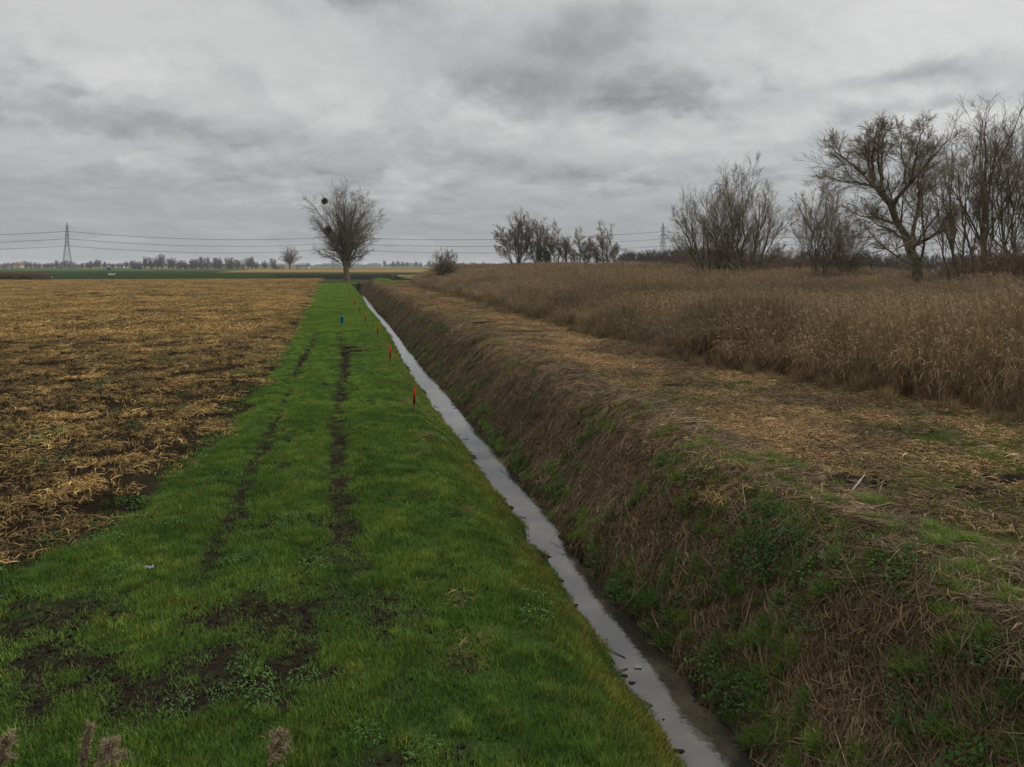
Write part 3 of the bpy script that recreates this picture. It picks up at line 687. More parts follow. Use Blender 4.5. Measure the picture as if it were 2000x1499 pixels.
    k = fbm(u * .9, v * .9, 143, 4) + .28 * np.exp(-((u - edge_f(v)) / .5) ** 2) + .1 * ss(16, 10, v) > .62; u, v, x, y = u[k], v[k], x[k], y[k]
    scatter('weeds', np.stack([x, y, zg(x, y)], 1), eulers(normals(x, y), r.uniform(0, 6.28, len(u)), .7), r.uniform(.6, 1.4, len(u)), P_HERB + P_GRASS[:1], var_tint(u, v, 147, (1.1, 1.1, 1.1), (1.7, 1.5, 1.5)), 5)
    # --- right bank: straw combed down the slope, green near the water
    lo = lambda v: 4.28 + mg(v, 9.0) + ditch_u(v) + wid(v) * .5; hi = lambda v: v * 0 + 7.3
    u, v, x, y = sample([(2, 16, 60), (16, 30, 34), (30, 70, 13), (70, 172, 6)], lo, hi, 151)
    g = np.clip(fbm(u * 1.3, v * .9, 153, 4) + .26 * ss(5.1, 4.4, u) * ss(60, 20, v) + .17 * ss(13, 8.0, v) + .10 * ss(15, 9, v) * ss(5.3, 6.2, u) - .05, 0, 1)
    k = r.uniform(0, 1, len(u)) > ss(.52, .68, g) * .36; us, vs, xs, ys = u[k], v[k], x[k], y[k]
    hd = math.pi + TA + .55 + r.normal(0, .55, len(us)) + 2.6 * (fbm(us * .9, vs * .9, 155, 4) - .5)
    tint = var_tint(us, vs, 157, (.62, .60, .58), (1.05, 1.0, .95), .8, .18)
    up = ss(5.4, 6.6, us)[:, None]; tint = tint * (.86 + .3 * up)
    scatter('bank_straw', np.stack([xs, ys, zg(xs, ys) + .01], 1), eulers(normals(xs, ys), hd), r.uniform(.7, 1.25, len(us)) * (1 + .35 * ss(40, 120, vs)), P_STRAW[:4] + P_STRAWT[:4] + P_LONG, tint, 6)
    k = (r.uniform(0, 1, len(u)) < ss(.50, .66, g)) & (vs.max() > 0); ug, vg, xg, yg = u[k], v[k], x[k], y[k]
    kk = r.uniform(0, 1, len(ug)) < .16 * ss(14, 9, vg) * ss(.45, .65, fbm(ug * 1.1, vg * 1.1, 154, 3)) * ss(6.0, 5.4, ug) + .03 * ss(6.3, 5.6, ug)
    a = ~kk; sc = r.uniform(.30, .80, a.sum())
    scatter('bank_grass', np.stack([xg[a], yg[a], zg(xg[a], yg[a])], 1), eulers(normals(xg[a], yg[a]), r.uniform(0, 6.28, a.sum()), .5), sc, P_TUSS, var_tint(ug[a], vg[a], 159, (.75, .80, .75), (1.25, 1.15, .95), .8) * (1 + .25 * ss(5.5, 6.3, ug[a])[:, None]), 7)
    scatter('bank_herbs', np.stack([xg[kk], yg[kk], zg(xg[kk], yg[kk]) + .02], 1), eulers(normals(xg[kk], yg[kk]), r.uniform(0, 6.28, kk.sum()), .7), r.uniform(.7, 1.5, kk.sum()), P_HERB, var_tint(ug[kk], vg[kk], 161, (.7, .75, .7), (1.2, 1.15, 1.0), .8), 8)
    # --- mown plateau
    u, v, x, y = sample([(2, 16, 26), (16, 30, 20), (30, 70, 9), (70, 165, 5)], lambda v: crest_u(v) - .2, lambda v: reed_u(v) + 1.3, 171)
    nl = fbm(u * .25, v * .25, 95, 4); gm = np.clip(ss(.46, .62, nl) + ss(14, 9, v) * .9 + .3 * ss(34, 60, v) + .9 * ss(-1.2, .2, u - reed_u(v)) - .22, 0, 1)
    mo = np.exp(-(((u - 8.2) / 2.8) ** 2 + ((v - 150) / 8.0) ** 2)); gm = np.clip(gm + 1.4 * mo + .5 * ss(100, 125, v), 0, 1)
    k = r.uniform(0, 1, len(u)) > gm * .72 + mo
    us, vs, xs, ys = u[k], v[k], x[k], y[k]
    scatter('mown_straw', np.stack([xs, ys, zg(xs, ys) + .006], 1), eulers(normals(xs, ys), r.uniform(0, 6.28, len(us))), r.uniform(.7, 1.3, len(us)) * (1 + .5 * ss(30, 90, vs)), P_CHOP + P_STRAWT[:2], var_tint(us, vs, 177, (.75, .70, .62), (1.75, 1.52, 1.25), .7, .16), 9)
    k = r.uniform(0, 1, len(u)) < gm * 1.1; ug, vg, xg, yg = u[k], v[k], x[k], y[k]
    scatter('plateau_grass', np.stack([xg, yg, zg(xg, yg)], 1), eulers(normals(xg, yg), r.uniform(0, 6.28, len(ug)), .6), r.uniform(.5, 1.1, len(ug)) * (1 + .8 * ss(100, 140, vg)), P_GRASS + P_GRASS_FAR[:1], var_tint(ug, vg, 179, (.95, .75, .8), (1.5, 1.12, 1.2), .7) * (1 + np.array([.1, .5, .1]) * np.exp(-(((ug - 8.2) / 2.8) ** 2 + ((vg - 150) / 8.0) ** 2))[:, None]), 10)
    # --- fringe of dead grass, then the reed bed
    u, v, x, y = sample([(5, 30, 9), (30, 70, 6), (70, 160, 3.5)], lambda v: reed_u(v) - .8, lambda v: reed_u(v) + 2.4, 181)
    k = fbm(u * .7, v * .7, 183, 3) + .3 * r.uniform(-1, 1, len(u)) > .34; u, v, x, y = u[k], v[k], x[k], y[k]
    sc = r.uniform(.55, 1.25, len(u)) * (.5 + .75 * ss(-.6, 1.4, u - reed_u(v)))
    scatter('dead_grass_fringe', np.stack([x, y, zg(x, y)], 1), eulers(normals(x, y), r.uniform(0, 6.28, len(u)), .3), sc, P_DEAD, var_tint(u, v, 187, (.75, .76, .72), (1.10, 1.04, .90), .5), 11)
    u, v, x, y = sample([(4, 40, 4.2), (40, 80, 3.0), (80, 150, 2.0), (150, 260, 1.3)], lambda v: reed_u(v) + .3, lambda v: reed_u(v) + 22 + v * .45, 191)
    hn = fbm(u * .13, v * .13, 193, 4); big = .80 + .34 * ss(.3, .7, hn); big *= 1 - .33 * np.exp(-((u - 15.5) / 4.0) ** 2) * ss(60, 85, v) * (1 - ss(126, 140, v)); big *= .48 + .52 * ss(.1, 3.0, u - reed_u(v))
    sc = big * r.uniform(.88, 1.12, len(u)); wide = 1 + .3 * ss(60, 150, v)
    sc3 = np.stack([wide, wide, sc], 1)
    tint = var_tint(u, v, 197, (.80, .78, .76), (1.10, 1.02, .92), .16, .12)
    z = zg(x, y); pr = fbm(u * .2 + 5, v * .2, 199, 3) + .1 * r.uniform(-1, 1, len(u)) + .12 * ss(25, 70, v) > .5
    for nm, k, pp in (('reed_bed', pr, P_REED), ('leafy_reed_bed', ~pr, P_REED_BARE)):
        scatter(nm, np.stack([x[k], y[k], z[k]], 1), np.stack([0 * x[k], 0 * x[k], r.normal(0, .5, k.sum())], 1), sc3[k], pp, tint[k], 12)
cover()
for nm, lab, cat in (('grass', 'lush short green grass of the verge and the left ditch bank', 'grass'),
                     ('verge_grass', 'bright green grass of the verge running away to the lone tree', 'grass'),
                     ('soil_crumbs', 'crumbs of black earth on the bare patches and the field', 'soil'),
                     ('grass_sprouts', 'sparse grass sprouts on the bare black patches of the verge', 'grass'),
                     ('grass_tufts', 'taller lighter tufts standing up from the verge grass', 'grass'),
                     ('turf_weeds', 'paler broad leaved weeds dotted through the verge grass', 'weeds'),
                     ('verge_straw', 'wisps of dead straw on the grassy left ditch bank', 'straw'),
                     ('maize_stubble', 'curled tan maize leaves littering the near part of the dark field', 'stubble'),
                     ('far_maize_stubble', 'ochre maize litter covering the far part of the stubble field', 'stubble'),
                     ('weeds', 'small green weeds scattered along the edge of the stubble field', 'weeds'),
                     ('bank_straw', 'brown mown straw combed down the right ditch bank', 'straw'),
                     ('bank_grass', 'dark green grass tufts growing through the straw of the right ditch bank', 'grass'),
                     ('bank_herbs', 'broad leaved green herbs low on the near right ditch bank', 'herbs'),
                     ('mown_straw', 'pale chopped straw lying on the mown strip before the reeds', 'straw'),
                     ('plateau_grass', 'thin olive grass growing through the mown strip before the reeds', 'grass'),
                     ('dead_grass_fringe', 'bleached dead grass along the foot of the reed bed', 'dead grass'),
                     ('reed_bed', 'tall ochre reeds with pale feathery plumes', 'reeds'),
                     ('leafy_reed_bed', 'darker leafy reeds with hardly any plumes', 'reeds')):
    tag(bpy.data.objects[nm], lab, cat, kind='stuff')
# ------------------------------------------------------------------ trees
def grow(P, D, L, r0, r1, k, wig, trop, rng, gust=(0, 0, 0)):
    """n branches grown k segments each from P along D; trop > 0 turns them upward"""
    n = len(P); pts = [P]; d = D.copy()
    drift = rng.normal(0, wig * .5, (n, 3))
    for i in range(k):
        d = d + rng.normal(0, wig, (n, 3)) + drift + np.array([0, 0, 1.]) * trop + np.array(gust)
        d /= np.linalg.norm(d, axis=1, keepdims=True)
        pts.append(pts[-1] + d * (L / k)[:, None])
    P = np.stack(pts, 1); t = np.linspace(0, 1, k + 1)[None]
    return P, r0[:, None] * (1 - t) + r1[:, None] * t
def sprout(P, R, L, m, t0, t1, ang, angv, lr, rr, rng, lshape=.5, minr=.01):
    """m children on each parent polyline: start points, directions, lengths, radii"""
    n, k1, _ = P.shape; k = k1 - 1
    t = (np.arange(m)[None] + rng.uniform(.1, .9, (n, m))) / m; t = t0 + (t1 - t0) * t
    f = t * k; i = np.minimum(f.astype(int), k - 1); w = (f - i)[..., None]; ii = np.arange(n)[:, None]
    p = P[ii, i] * (1 - w) + P[ii, i + 1] * w
    d = P[ii, i + 1] - P[ii, i]; d /= np.linalg.norm(d, axis=2, keepdims=True) + 1e-9
    az = np.arange(m)[None] * 2.4 + rng.uniform(0, 6.283, (n, 1)) + rng.normal(0, .5, (n, m))
    ref = np.where(np.abs(d[..., 2:3]) > .8, np.array([1., 0, 0]), np.array([0, 0, 1.]))
    a = np.cross(d, ref); a /= np.linalg.norm(a, axis=2, keepdims=True) + 1e-9; b = np.cross(d, a)
    q = a * np.cos(az)[..., None] + b * np.sin(az)[..., None]
    g = rng.normal(ang, angv, (n, m))[..., None]
    cd = d * np.cos(g) + q * np.sin(g)
    cl = L[:, None] * lr * (1 - lshape * t) * rng.uniform(.65, 1.25, (n, m))
    pr = R[ii, i] * (1 - w[..., 0]) + R[ii, i + 1] * w[..., 0]
    cr = np.maximum(pr * rr, minr)
    return p.reshape(-1, 3), cd.reshape(-1, 3), cl.ravel(), cr.ravel()
def tube_geo(sets):
    V, q, o = [], [], 0
    for P, R, n in sets:
        a, b = tubes(P, R, n); V.append(a); q.append(b + o); o += len(a)
    return np.concatenate(V), np.concatenate(q)
def resamp(pts, k):
    pts = np.asarray(pts, float); s = np.concatenate([[0], np.cumsum(np.linalg.norm(np.diff(pts, axis=0), axis=1))]); t = np.linspace(0, s[-1], k + 1)
    P = np.stack([np.interp(t, s, pts[:, c]) for c in range(3)], 1)
    for _ in range(2): P[1:-1] = .5 * P[1:-1] + .25 * (P[:-2] + P[2:])
    return P, s[-1]

def tree_geo(seed, stems, levels, gust=(0, 0, 0)):
    """stems: list of (points, r0, r1); levels: list of dicts for successive branch orders. Returns trunk and crown geometry."""
    rng = rngof(seed); K = 10
    PP, LL, RR = [], [], []
    for pts, r0, r1 in stems:
        P, L = resamp(pts, K); P[1:-1] += rng.normal(0, .008 * L, (K - 1, 3)); PP.append(P); LL.append(L); RR.append(np.linspace(r0, r1, K + 1) * np.concatenate([[1.18], np.ones(K)]))
    P, L, R = np.array(PP), np.array(LL), np.array(RR)
    trunk = [(P, R, 8)]; crown = []
    for li, lv in enumerate(levels):
        p, d, l, r = sprout(P, R, L, lv['m'], lv.get('t0', .2), lv.get('t1', 1.0), lv.get('ang', .7), lv.get('av', .2), lv.get('lr', .5), lv.get('rr', .6), rng, lv.get('ls', .5), lv.get('minr', .008))
        k = lv.get('k', 4); old = (P, R, L)
        P, R = grow(p, d, l, r, np.maximum(r * lv.get('end', .4), lv.get('minr', .008) * .7), k, lv.get('wig', .12), lv.get('trop', .05), rng, gust)
        (trunk if lv.get('trunk') else crown).append((P, R, lv.get('n', 3)))
        if lv.get('keep'):                                                # stems and limbs both carry the next order
            kk = np.linspace(0, old[0].shape[1] - 1, k + 1); i0 = np.minimum(kk.astype(int), old[0].shape[1] - 2); w = (kk - i0)
            P = np.concatenate([old[0][:, i0] * (1 - w)[None, :, None] + old[0][:, i0 + 1] * w[None, :, None], P])
            R = np.concatenate([old[1][:, i0] * (1 - w) + old[1][:, i0 + 1] * w, R]); l = np.concatenate([old[2], l])
        L = l
    return tube_geo(trunk), tube_geo(crown)

def place_tree(name, geo, loc, label, cat='tree', group=None, rz=0.0, mt=None, mc=None):
    t = thing(name, label, cat, loc, rz, group)
    (tv, tq), (cv, cq) = geo
    obj('trunk', mesh_np('trunk', tv, tq), mt or M_BARK, t)
    obj('crown', mesh_np('crown', cv, cq), mc or M_TWIG, t)
    return t

def fan(rng, n, h, spread, lean=0.0, r=.14, hv=.25, base=.4, depth=.6, curve=.35):
    """n stems fanning out from one stool; spread is the half width of the crown, reached by the outer stems at (1 - hv) of the height"""
    out = []
    for i in range(n):
        f = (i + .5) / n * 2 - 1 + rng.normal(0, .10); sy = rng.normal(0, depth * .6)
        hh = h * (1 - hv * abs(f) ** 1.7 - .12 * abs(rng.normal(0, .8))); dx = f * spread + lean * hh; dy = sy * spread
        b = np.array([f * base * .5, sy * base * .5, -.2]); pts = [b]
        for t in (.2, .4, .6, .8, 1.0):
            g = t + curve * .55 * t * (1 - t) * 2
            pts.append(b + np.array([dx * g, dy * g, (hh + .2) * t]))
        out.append((pts, r * rng.uniform(.6, 1.2), .012))
    return out
LV_WILLOW = [dict(m=4, t0=.16, t1=.75, ang=.42, av=.12, lr=.62, rr=.55, ls=.45, trop=.05, wig=.05, k=8, n=5, trunk=True, keep=True, minr=.02),
             dict(m=9, t0=.2, t1=1, ang=.50, av=.18, lr=.42, rr=.36, ls=.55, trop=.05, wig=.06, k=5, n=4, trunk=True, minr=.0115),
             dict(m=7, t0=.2, t1=1, ang=.55, av=.22, lr=.58, rr=.50, ls=.40, trop=.04, wig=.08, k=4, n=3, minr=.009),
             dict(m=5, t0=.2, t1=1, ang=.52, av=.22, lr=.68, rr=.7, ls=.30, trop=.02, wig=.09, k=3, n=3, minr=.0068)]
def dome(rng, n, h, w, trunk_h, r, rt):
    """a short trunk and limbs spread like an umbrella to a round crown h high and 2w wide"""
    st = [([np.array([0, 0, -.3]), np.array([0, 0, trunk_h * 1.05])], rt, rt * .8)]
    for i in range(n):
        f = math.sqrt((i + .5) / n); th = f * 1.32; az = i * 2.4 + rng.normal(0, .3); L = 1 + rng.normal(0, .07)
        e = np.array([math.sin(th) * math.cos(az) * w, math.sin(th) * math.sin(az) * w, trunk_h + (h - trunk_h) * math.cos(th) ** .8]) * np.array([L, L, 1])
        b = np.array([0, 0, trunk_h * rng.uniform(.75, 1.05)])
        st.append(([b, b + (e - b) * np.array([.3, .3, .42]), b + (e - b) * np.array([.65, .65, .74]), e], r * rng.uniform(.7, 1.2), r * .12))
    return st

def heroes():
    rng = rngof(77)
    # -- the lone tree at the end of the ditch
    x, y, z = on_ground(676, 551); s = y / F
    bx = lambda px, py, dy=0.0: np.array([(px - 676) * s, dy, (551 - py) * s])
    stems = [([bx(676, 556), bx(675, 535), bx(677, 512), bx(680, 480), bx(684, 440), bx(686, 400)], .78, .05)]
    for i in range(23):
        f = (i + .5) / 23 * 2 - 1; a = f * 1.05; dep = rng.normal(0, 2.2)
        top = 386 + 78 * abs(f) ** 1.8 + rng.normal(0, 7); ex = 674 + 64 * math.sin(a) / math.sin(1.05) + rng.normal(0, 3)
        if f < -.6: top -= 8
        b0 = rng.uniform(505, 530) if abs(f) < .5 else rng.uniform(494, 522)
        p0 = bx(675 + f * 5, b0); p3 = bx(ex, top, dep * 2.2)
        p1 = p0 + (p3 - p0) * np.array([.20, .25, .33]); p2 = p0 + (p3 - p0) * np.array([.55, .6, .66])
        stems.append(([p0, p1, p2, p3], rng.uniform(.20, .32), .03))
    for f in (-1, 1):                                                     # low side limbs
        for q in range(3):
            p0 = bx(676 + 4 * f, rng.uniform(505, 525)); ex, ey = 676 + f * rng.uniform(36, 62), rng.uniform(462, 500)
            stems.append(([p0, p0 + (bx(ex, ey, rng.normal(0, 3)) - p0) * .5 + np.array([0, 0, .5]), bx(ex, ey, rng.normal(0, 4))], .14, .025))
    lv = [dict(m=13, t0=.12, t1=1, ang=.62, av=.2, lr=.34, rr=.36, ls=.35, trop=.04, wig=.08, k=5, n=4, trunk=True, minr=.026),
          dict(m=9, t0=.15, t1=1, ang=.65, av=.2, lr=.52, rr=.5, ls=.35, trop=.0, wig=.10, k=4, n=3, minr=.018),
          dict(m=5, t0=.1, t1=1, ang=.65, av=.25, lr=.60, rr=.65, ls=.3, trop=-.03, wig=.12, k=3, n=3, minr=.0125)]
    geo = tree_geo(3, stems, lv)
    place_tree('lone_tree', geo, (x, y, z), 'big bare lone tree with mistletoe balls at the far end of the ditch', mc=M_TWIG_OLIVE)
    for px, py, r, lab in ((636, 394, .85, 'ball of mistletoe near the top left of the lone tree'), (643, 451, 1.15, 'largest ball of mistletoe, low on the left of the lone tree'), (696, 453, .7, 'small ball of mistletoe right of the trunk of the lone tree')):
        rr = rngof(px); n = 420; d = rr.normal(0, 1, (n, 3)); d /= np.linalg.norm(d, axis=1, keepdims=True)
        t = np.linspace(0, 1, 4)[None, :, None]; P = d[:, None] * r * t * rr.uniform(.7, 1.05, (n, 1, 1)); sd_ = np.cross(d, rr.normal(0, 1, (n, 3))); sd_ /= np.linalg.norm(sd_, axis=1, keepdims=True)
        V, q, _ = ribbons(P, sd_, np.array([[.02, .03, .07, .09]]) * np.ones((n, 1)), np.zeros(n))
        o = obj('mistletoe', mesh_np('mistletoe', V, q), M_MISTLE); o.location = (x + (px - 676) * s, y - 1.0, z + (551 - py) * s)
        tag(o, lab, 'mistletoe', 'mistletoe balls in the lone tree')
    # -- small round tree at the left end of the reeds
    y = 132.0; x = at(869, y)[0]; z = gz(x, y)
    st = dome(rng, 40, H + 31 * y / F - z - .25, 2.95, .9, .06, .2)
    lv = [dict(m=8, t0=.25, t1=1, ang=.55, av=.2, lr=.34, rr=.45, ls=.45, trop=.05, wig=.1, k=4, n=4, trunk=True, minr=.018), dict(m=7, t0=.1, t1=1, ang=.6, av=.2, lr=.5, rr=.7, trop=.03, k=3, minr=.014), dict(m=6, t0=.1, t1=1, ang=.6, av=.2, lr=.6, rr=.8, k=2, minr=.010)]
    place_tree('round_tree', tree_geo(5, st, lv), (x, y, z), 'small round bare tree standing alone at the left end of the reed bed')
    # -- the group across the reeds, leaning from the wind
    y = 170.0; g = (-.025, 0, 0)
    for seed, px, top, hw, n, lab in ((11, 1012, 413, 36, 5, 'leftmost and tallest bare tree of the distant group behind the reeds'),
                                      (12, 1056, 420, 27, 4, 'bare tree with a bushy ivy covered base in the distant group behind the reeds'),
                                      (13, 1092, 437, 18, 3, 'slim bare tree right of the ivy clad one in the distant group'),
                                      (14, 1136, 448, 26, 4, 'dark stout bare tree in the right half of the distant group'),
                                      (16, 1182, 446, 26, 4, 'bare tree at the right end of the distant group')):
        x = at(px, y)[0]; z = gz(x, y); h = H + (HY - top) * y / F - z
        st = fan(rng, n, h * .96, hw * y / F * 1.0, -.01, .22, .42, .5, .6, .6)
        lv = [dict(d) for d in LV_WILLOW]
        for d, mr in zip(lv, (.05, .026, .020, .0150)): d['minr'] = mr
        lv[0]['ang'] = .55; lv[1]['ang'] = .65; lv[3]['m'] = 7
        place_tree('bare_tree', tree_geo(seed, st, lv, g), (x, y, z), lab, group='distant group of bare trees behind the reeds')
    x = at(1104, y)[0]; z = gz(x, y)
    st = [([np.array([0, 0, -.3]), np.array([.1, 0, 4]), np.array([.25, 0, 7.4])], .34, .16)] + [([np.array([.1, 0, b]), np.array([.1 + f, 0, b + .8]), np.array([.1 + 1.7 * f, 0, b + 2.2])], .1, .03) for b, f in ((4.4, .8), (5.6, -.7), (6.8, .6), (7.0, -.5))]
    place_tree('bare_tree', tree_geo(18, st, [dict(m=7, t0=.4, ang=.7, lr=.25, rr=.4, k=3, trunk=True, minr=.03), dict(m=4, ang=.6, lr=.5, k=3, minr=.02)]), (x, y, z), 'thick broken trunk with few branches in the middle of the distant group', group='distant group of bare trees behind the reeds')
    x = at(1160, y)[0]; z = gz(x, y)
    st = [([np.array([0, 0, -.2]), np.array([1.5, 0, 2.2]), np.array([3.6, 0, 4.3]), np.array([5.0, 0, 6.2])], .3, .06)]
    place_tree('bare_tree', tree_geo(19, st, [dict(m=12, t0=.4, ang=.8, lr=.45, rr=.4, k=4, trunk=True, minr=.03, trop=.1), dict(m=7, ang=.6, lr=.5, k=3, minr=.022), dict(m=4, ang=.6, lr=.5, k=2, minr=.018)]), (x, y, z), 'trunk slanting sharply to the right in the distant group', group='distant group of bare trees behind the reeds')
    # ivy bush at the foot of the second tree
    for px, yy, w, h, lab in ((1060, 168.5, 3.6, 6.5, 'olive ivy bush round the foot of a bare tree in the distant group'),):
        x = at(px, yy)[0]; shrub('ivy_bush', x, yy, w, h, 41, lab, mat_plain('ivy_leaf', (.075, .078, .030), .7, .4, 1), 5200)
    # -- fanning willows in the reeds
    for seed, px, Y, top, hw, n, lean, r, lab in (
            (21, 1392, 76, 345, 70, 6, -.03, .16, 'left fan shaped willow with low slanting stems among the reeds'),
            (22, 1424, 84, 338, 34, 3, .0, .15, 'upright willow between the two fan shaped ones'),
            (23, 1456, 74, 327, 76, 6, .02, .19, 'right fan shaped willow with the brightest upright tops'),
            (24, 1603, 78, 345, 46, 7, .01, .10, 'thin stemmed willow clump left of the leaning tree'),
            (25, 1655, 80, 418, 26, 5, .01, .07, 'low reddish willow just left of the leaning tree')):
        x = at(px, Y)[0]; z = gz(x, Y); h = H + (HY - top) * Y / F - z
        st = fan(rng, n, h * .97, hw * Y / F * .95, lean, r, .40, .5, .5, .5)
        place_tree('fan_willow', tree_geo(seed, st, LV_WILLOW), (x, Y, z), lab, group='fan shaped willows in the reed bed', mc=M_TWIG_RED if seed in (25,) else M_TWIG)
    # -- the leaning willow
    Y = 48.0; s = Y / F; x = at(1797, Y)[0]; z = gz(x, Y); bz = HY + (H - z) / s
    b = lambda px, py, dy=0.0: np.array([(px - 1797) * s, dy, (bz - py) * s])
    st = [([b(1799, bz + 6), b(1795, 535), b(1785, 490), b(1774, 462), b(1758, 433), b(1740, 402), b(1722, 372), b(1704, 350), b(1688, 338), b(1668, 328)], .47, .03),
          ([b(1784, 480), b(1789, 452, .5), b(1806, 425, .9), b(1815, 390, 1.2), b(1824, 345, 1.5), b(1835, 300, 1.8)], .15, .02),
          ([b(1742, 405), b(1744, 384, -.5), b(1757, 368, -.9), b(1768, 352, -1.2), b(1778, 335, -1.4), b(1790, 316, -1.8), b(1812, 285, -2.2)], .15, .02),
          ([b(1724, 375), b(1731, 350, .6), b(1736, 318, 1.0), b(1742, 280, 1.2), b(1748, 240, 1.6)], .13, .015),
          ([b(1706, 352), b(1696, 325, -.6), b(1690, 295, -1.0), b(1694, 262, -1.3)], .13, .025),
          ([b(1690, 340), b(1668, 312, .8), b(1650, 290, 1.4), b(1640, 272, 1.8)], .11, .02),
          ([b(1768, 468), b(1738, 462, -.8), b(1718, 448, -1.3), b(1692, 447, -1.9), b(1668, 432, -2.4)], .12, .02),
          ([b(1760, 440), b(1744, 432, .8), b(1730, 420, 1.3), b(1712, 424, 2.0), b(1704, 408, 2.4)], .11, .02),
          ([b(1776, 462), b(1770, 470, -1), b(1740, 476, -2), b(1706, 490, -3), b(1680, 500, -3.6)], .09, .02),
          ([b(1790, 478), b(1812, 462, -.8), b(1818, 440, -1.2), b(1832, 420, -1.6)], .12, .02),
          ([b(1716, 366), b(1690, 352, 1.4), b(1668, 347, 2.2), b(1650, 336, 2.8)], .10, .02),
          ([b(1733, 350, .5), b(1716, 318, .2), b(1712, 285, -.3), b(1722, 255, -.7)], .09, .015),
          ([b(1757, 368, -.9), b(1762, 330, -1.6), b(1758, 292, -2.0), b(1768, 262, -2.2)], .09, .015),
          ([b(1815, 390, 1.2), b(1806, 355, .8), b(1803, 325, .5), b(1812, 300, .3)], .08, .015),
          ([b(1700, 348), b(1678, 322, -1.2), b(1664, 300, -1.8), b(1660, 285, -2.2)], .08, .015),
          ([b(1745, 410), b(1722, 392, -1.2), b(1696, 384, -2.0), b(1668, 372, -2.6)], .09, .015),
          ([b(1806, 425, .9), b(1826, 400, 1.8), b(1838, 372, 2.4), b(1850, 345, 2.8)], .08, .015),
          ([b(1765, 358), b(1775, 320, .4), b(1772, 285, .9), b(1785, 258, 1.2)], .09, .02)]
    lv = [dict(m=14, t0=.25, t1=.99, ang=.72, av=.28, lr=.45, rr=.28, ls=.40, trop=.06, wig=.11, k=6, n=5, trunk=True, minr=.013),
          dict(m=10, t0=.2, t1=1, ang=.62, av=.28, lr=.58, rr=.5, ls=.35, trop=.035, wig=.10, k=4, n=3, minr=.009),
          dict(m=8, t0=.2, t1=1, ang=.55, av=.25, lr=.66, rr=.7, ls=.3, trop=.02, wig=.11, k=3, n=3, minr=.0066)]
    place_tree('leaning_willow', tree_geo(31, st, lv), (x, Y, z), 'dark gnarled willow with a thick trunk leaning to the left over the reeds')
    # -- tall willows at the right edge
    for seed, px, Y, top, hw, n, lean, r, lab in (
            (32, 1868, 55, 262, 44, 3, -.02, .15, 'two stemmed willow close to the right of the leaning tree'),
            (33, 1921, 50, 226, 66, 6, .0, .14, 'tallest willow with a straight upright main stem near the right edge'),
            (34, 2005, 52, 246, 95, 7, -.02, .13, 'many stemmed willow cut by the right edge of the photo')):
        x = at(px, Y)[0]; z = gz(x, Y); h = H + (HY - top) * Y / F - z
        st = fan(rng, n, h * .97, hw * Y / F * .95, lean, r, .25, .5, .6, .5)
        if seed == 33: st[3] = ([np.array([0, 0, -.2]), np.array([-.1, 0, h * .33]), np.array([.05, 0, h * .66]), np.array([.2, 0, h])], .24, .02)
        lv = [dict(d) for d in LV_WILLOW]; lv[0].update(m=4, ang=.40, t0=.3); lv[1].update(t0=.3, ang=.46, m=8); lv[2].update(m=6)
        place_tree('tall_willow', tree_geo(seed, st, lv), (x, Y, z), lab, group='tall willows at the right edge')
    for px, Y, w, h, seed, lab in ((1972, 40, 3.0, 4.6, 51, 'dense dark thorny bush before the willows at the right edge'), (1995, 44, 2.6, 5.0, 54, 'second dense dark bush cut by the right edge of the photo'),
                                   (1842, 62, 4.0, 3.6, 52, 'low brown scrub behind the foot of the leaning willow'), (1900, 64, 4.2, 3.9, 53, 'low brown scrub behind the tallest willow'),
                                   (1470, 98, 6.5, 5.3, 55, 'brown scrub behind the right fan shaped willow'), (1530, 101, 5.5, 5.2, 56, 'brown scrub between the fan shaped willow and the thin stemmed clump'),
                                   (1590, 104, 6.0, 5.0, 57, 'brown scrub behind the thin stemmed willow clump'), (1650, 105, 5.0, 4.4, 58, 'brown scrub below the low reddish willow'),
                                   (1410, 95, 6.0, 4.9, 59, 'brown scrub behind the left fan shaped willow'), (1345, 120, 6.5, 5.0, 60, 'brown scrub at the left of the fan shaped willows'),
                                   (1215, 172, 5.0, 4.2, 61, 'reddish scrub at the right end of the distant tree group'), (1125, 174, 5.0, 3.8, 62, 'low scrub among the trunks of the distant group')):
        x = at(px, Y)[0]; twigbush(x, Y, w, h, seed, lab)

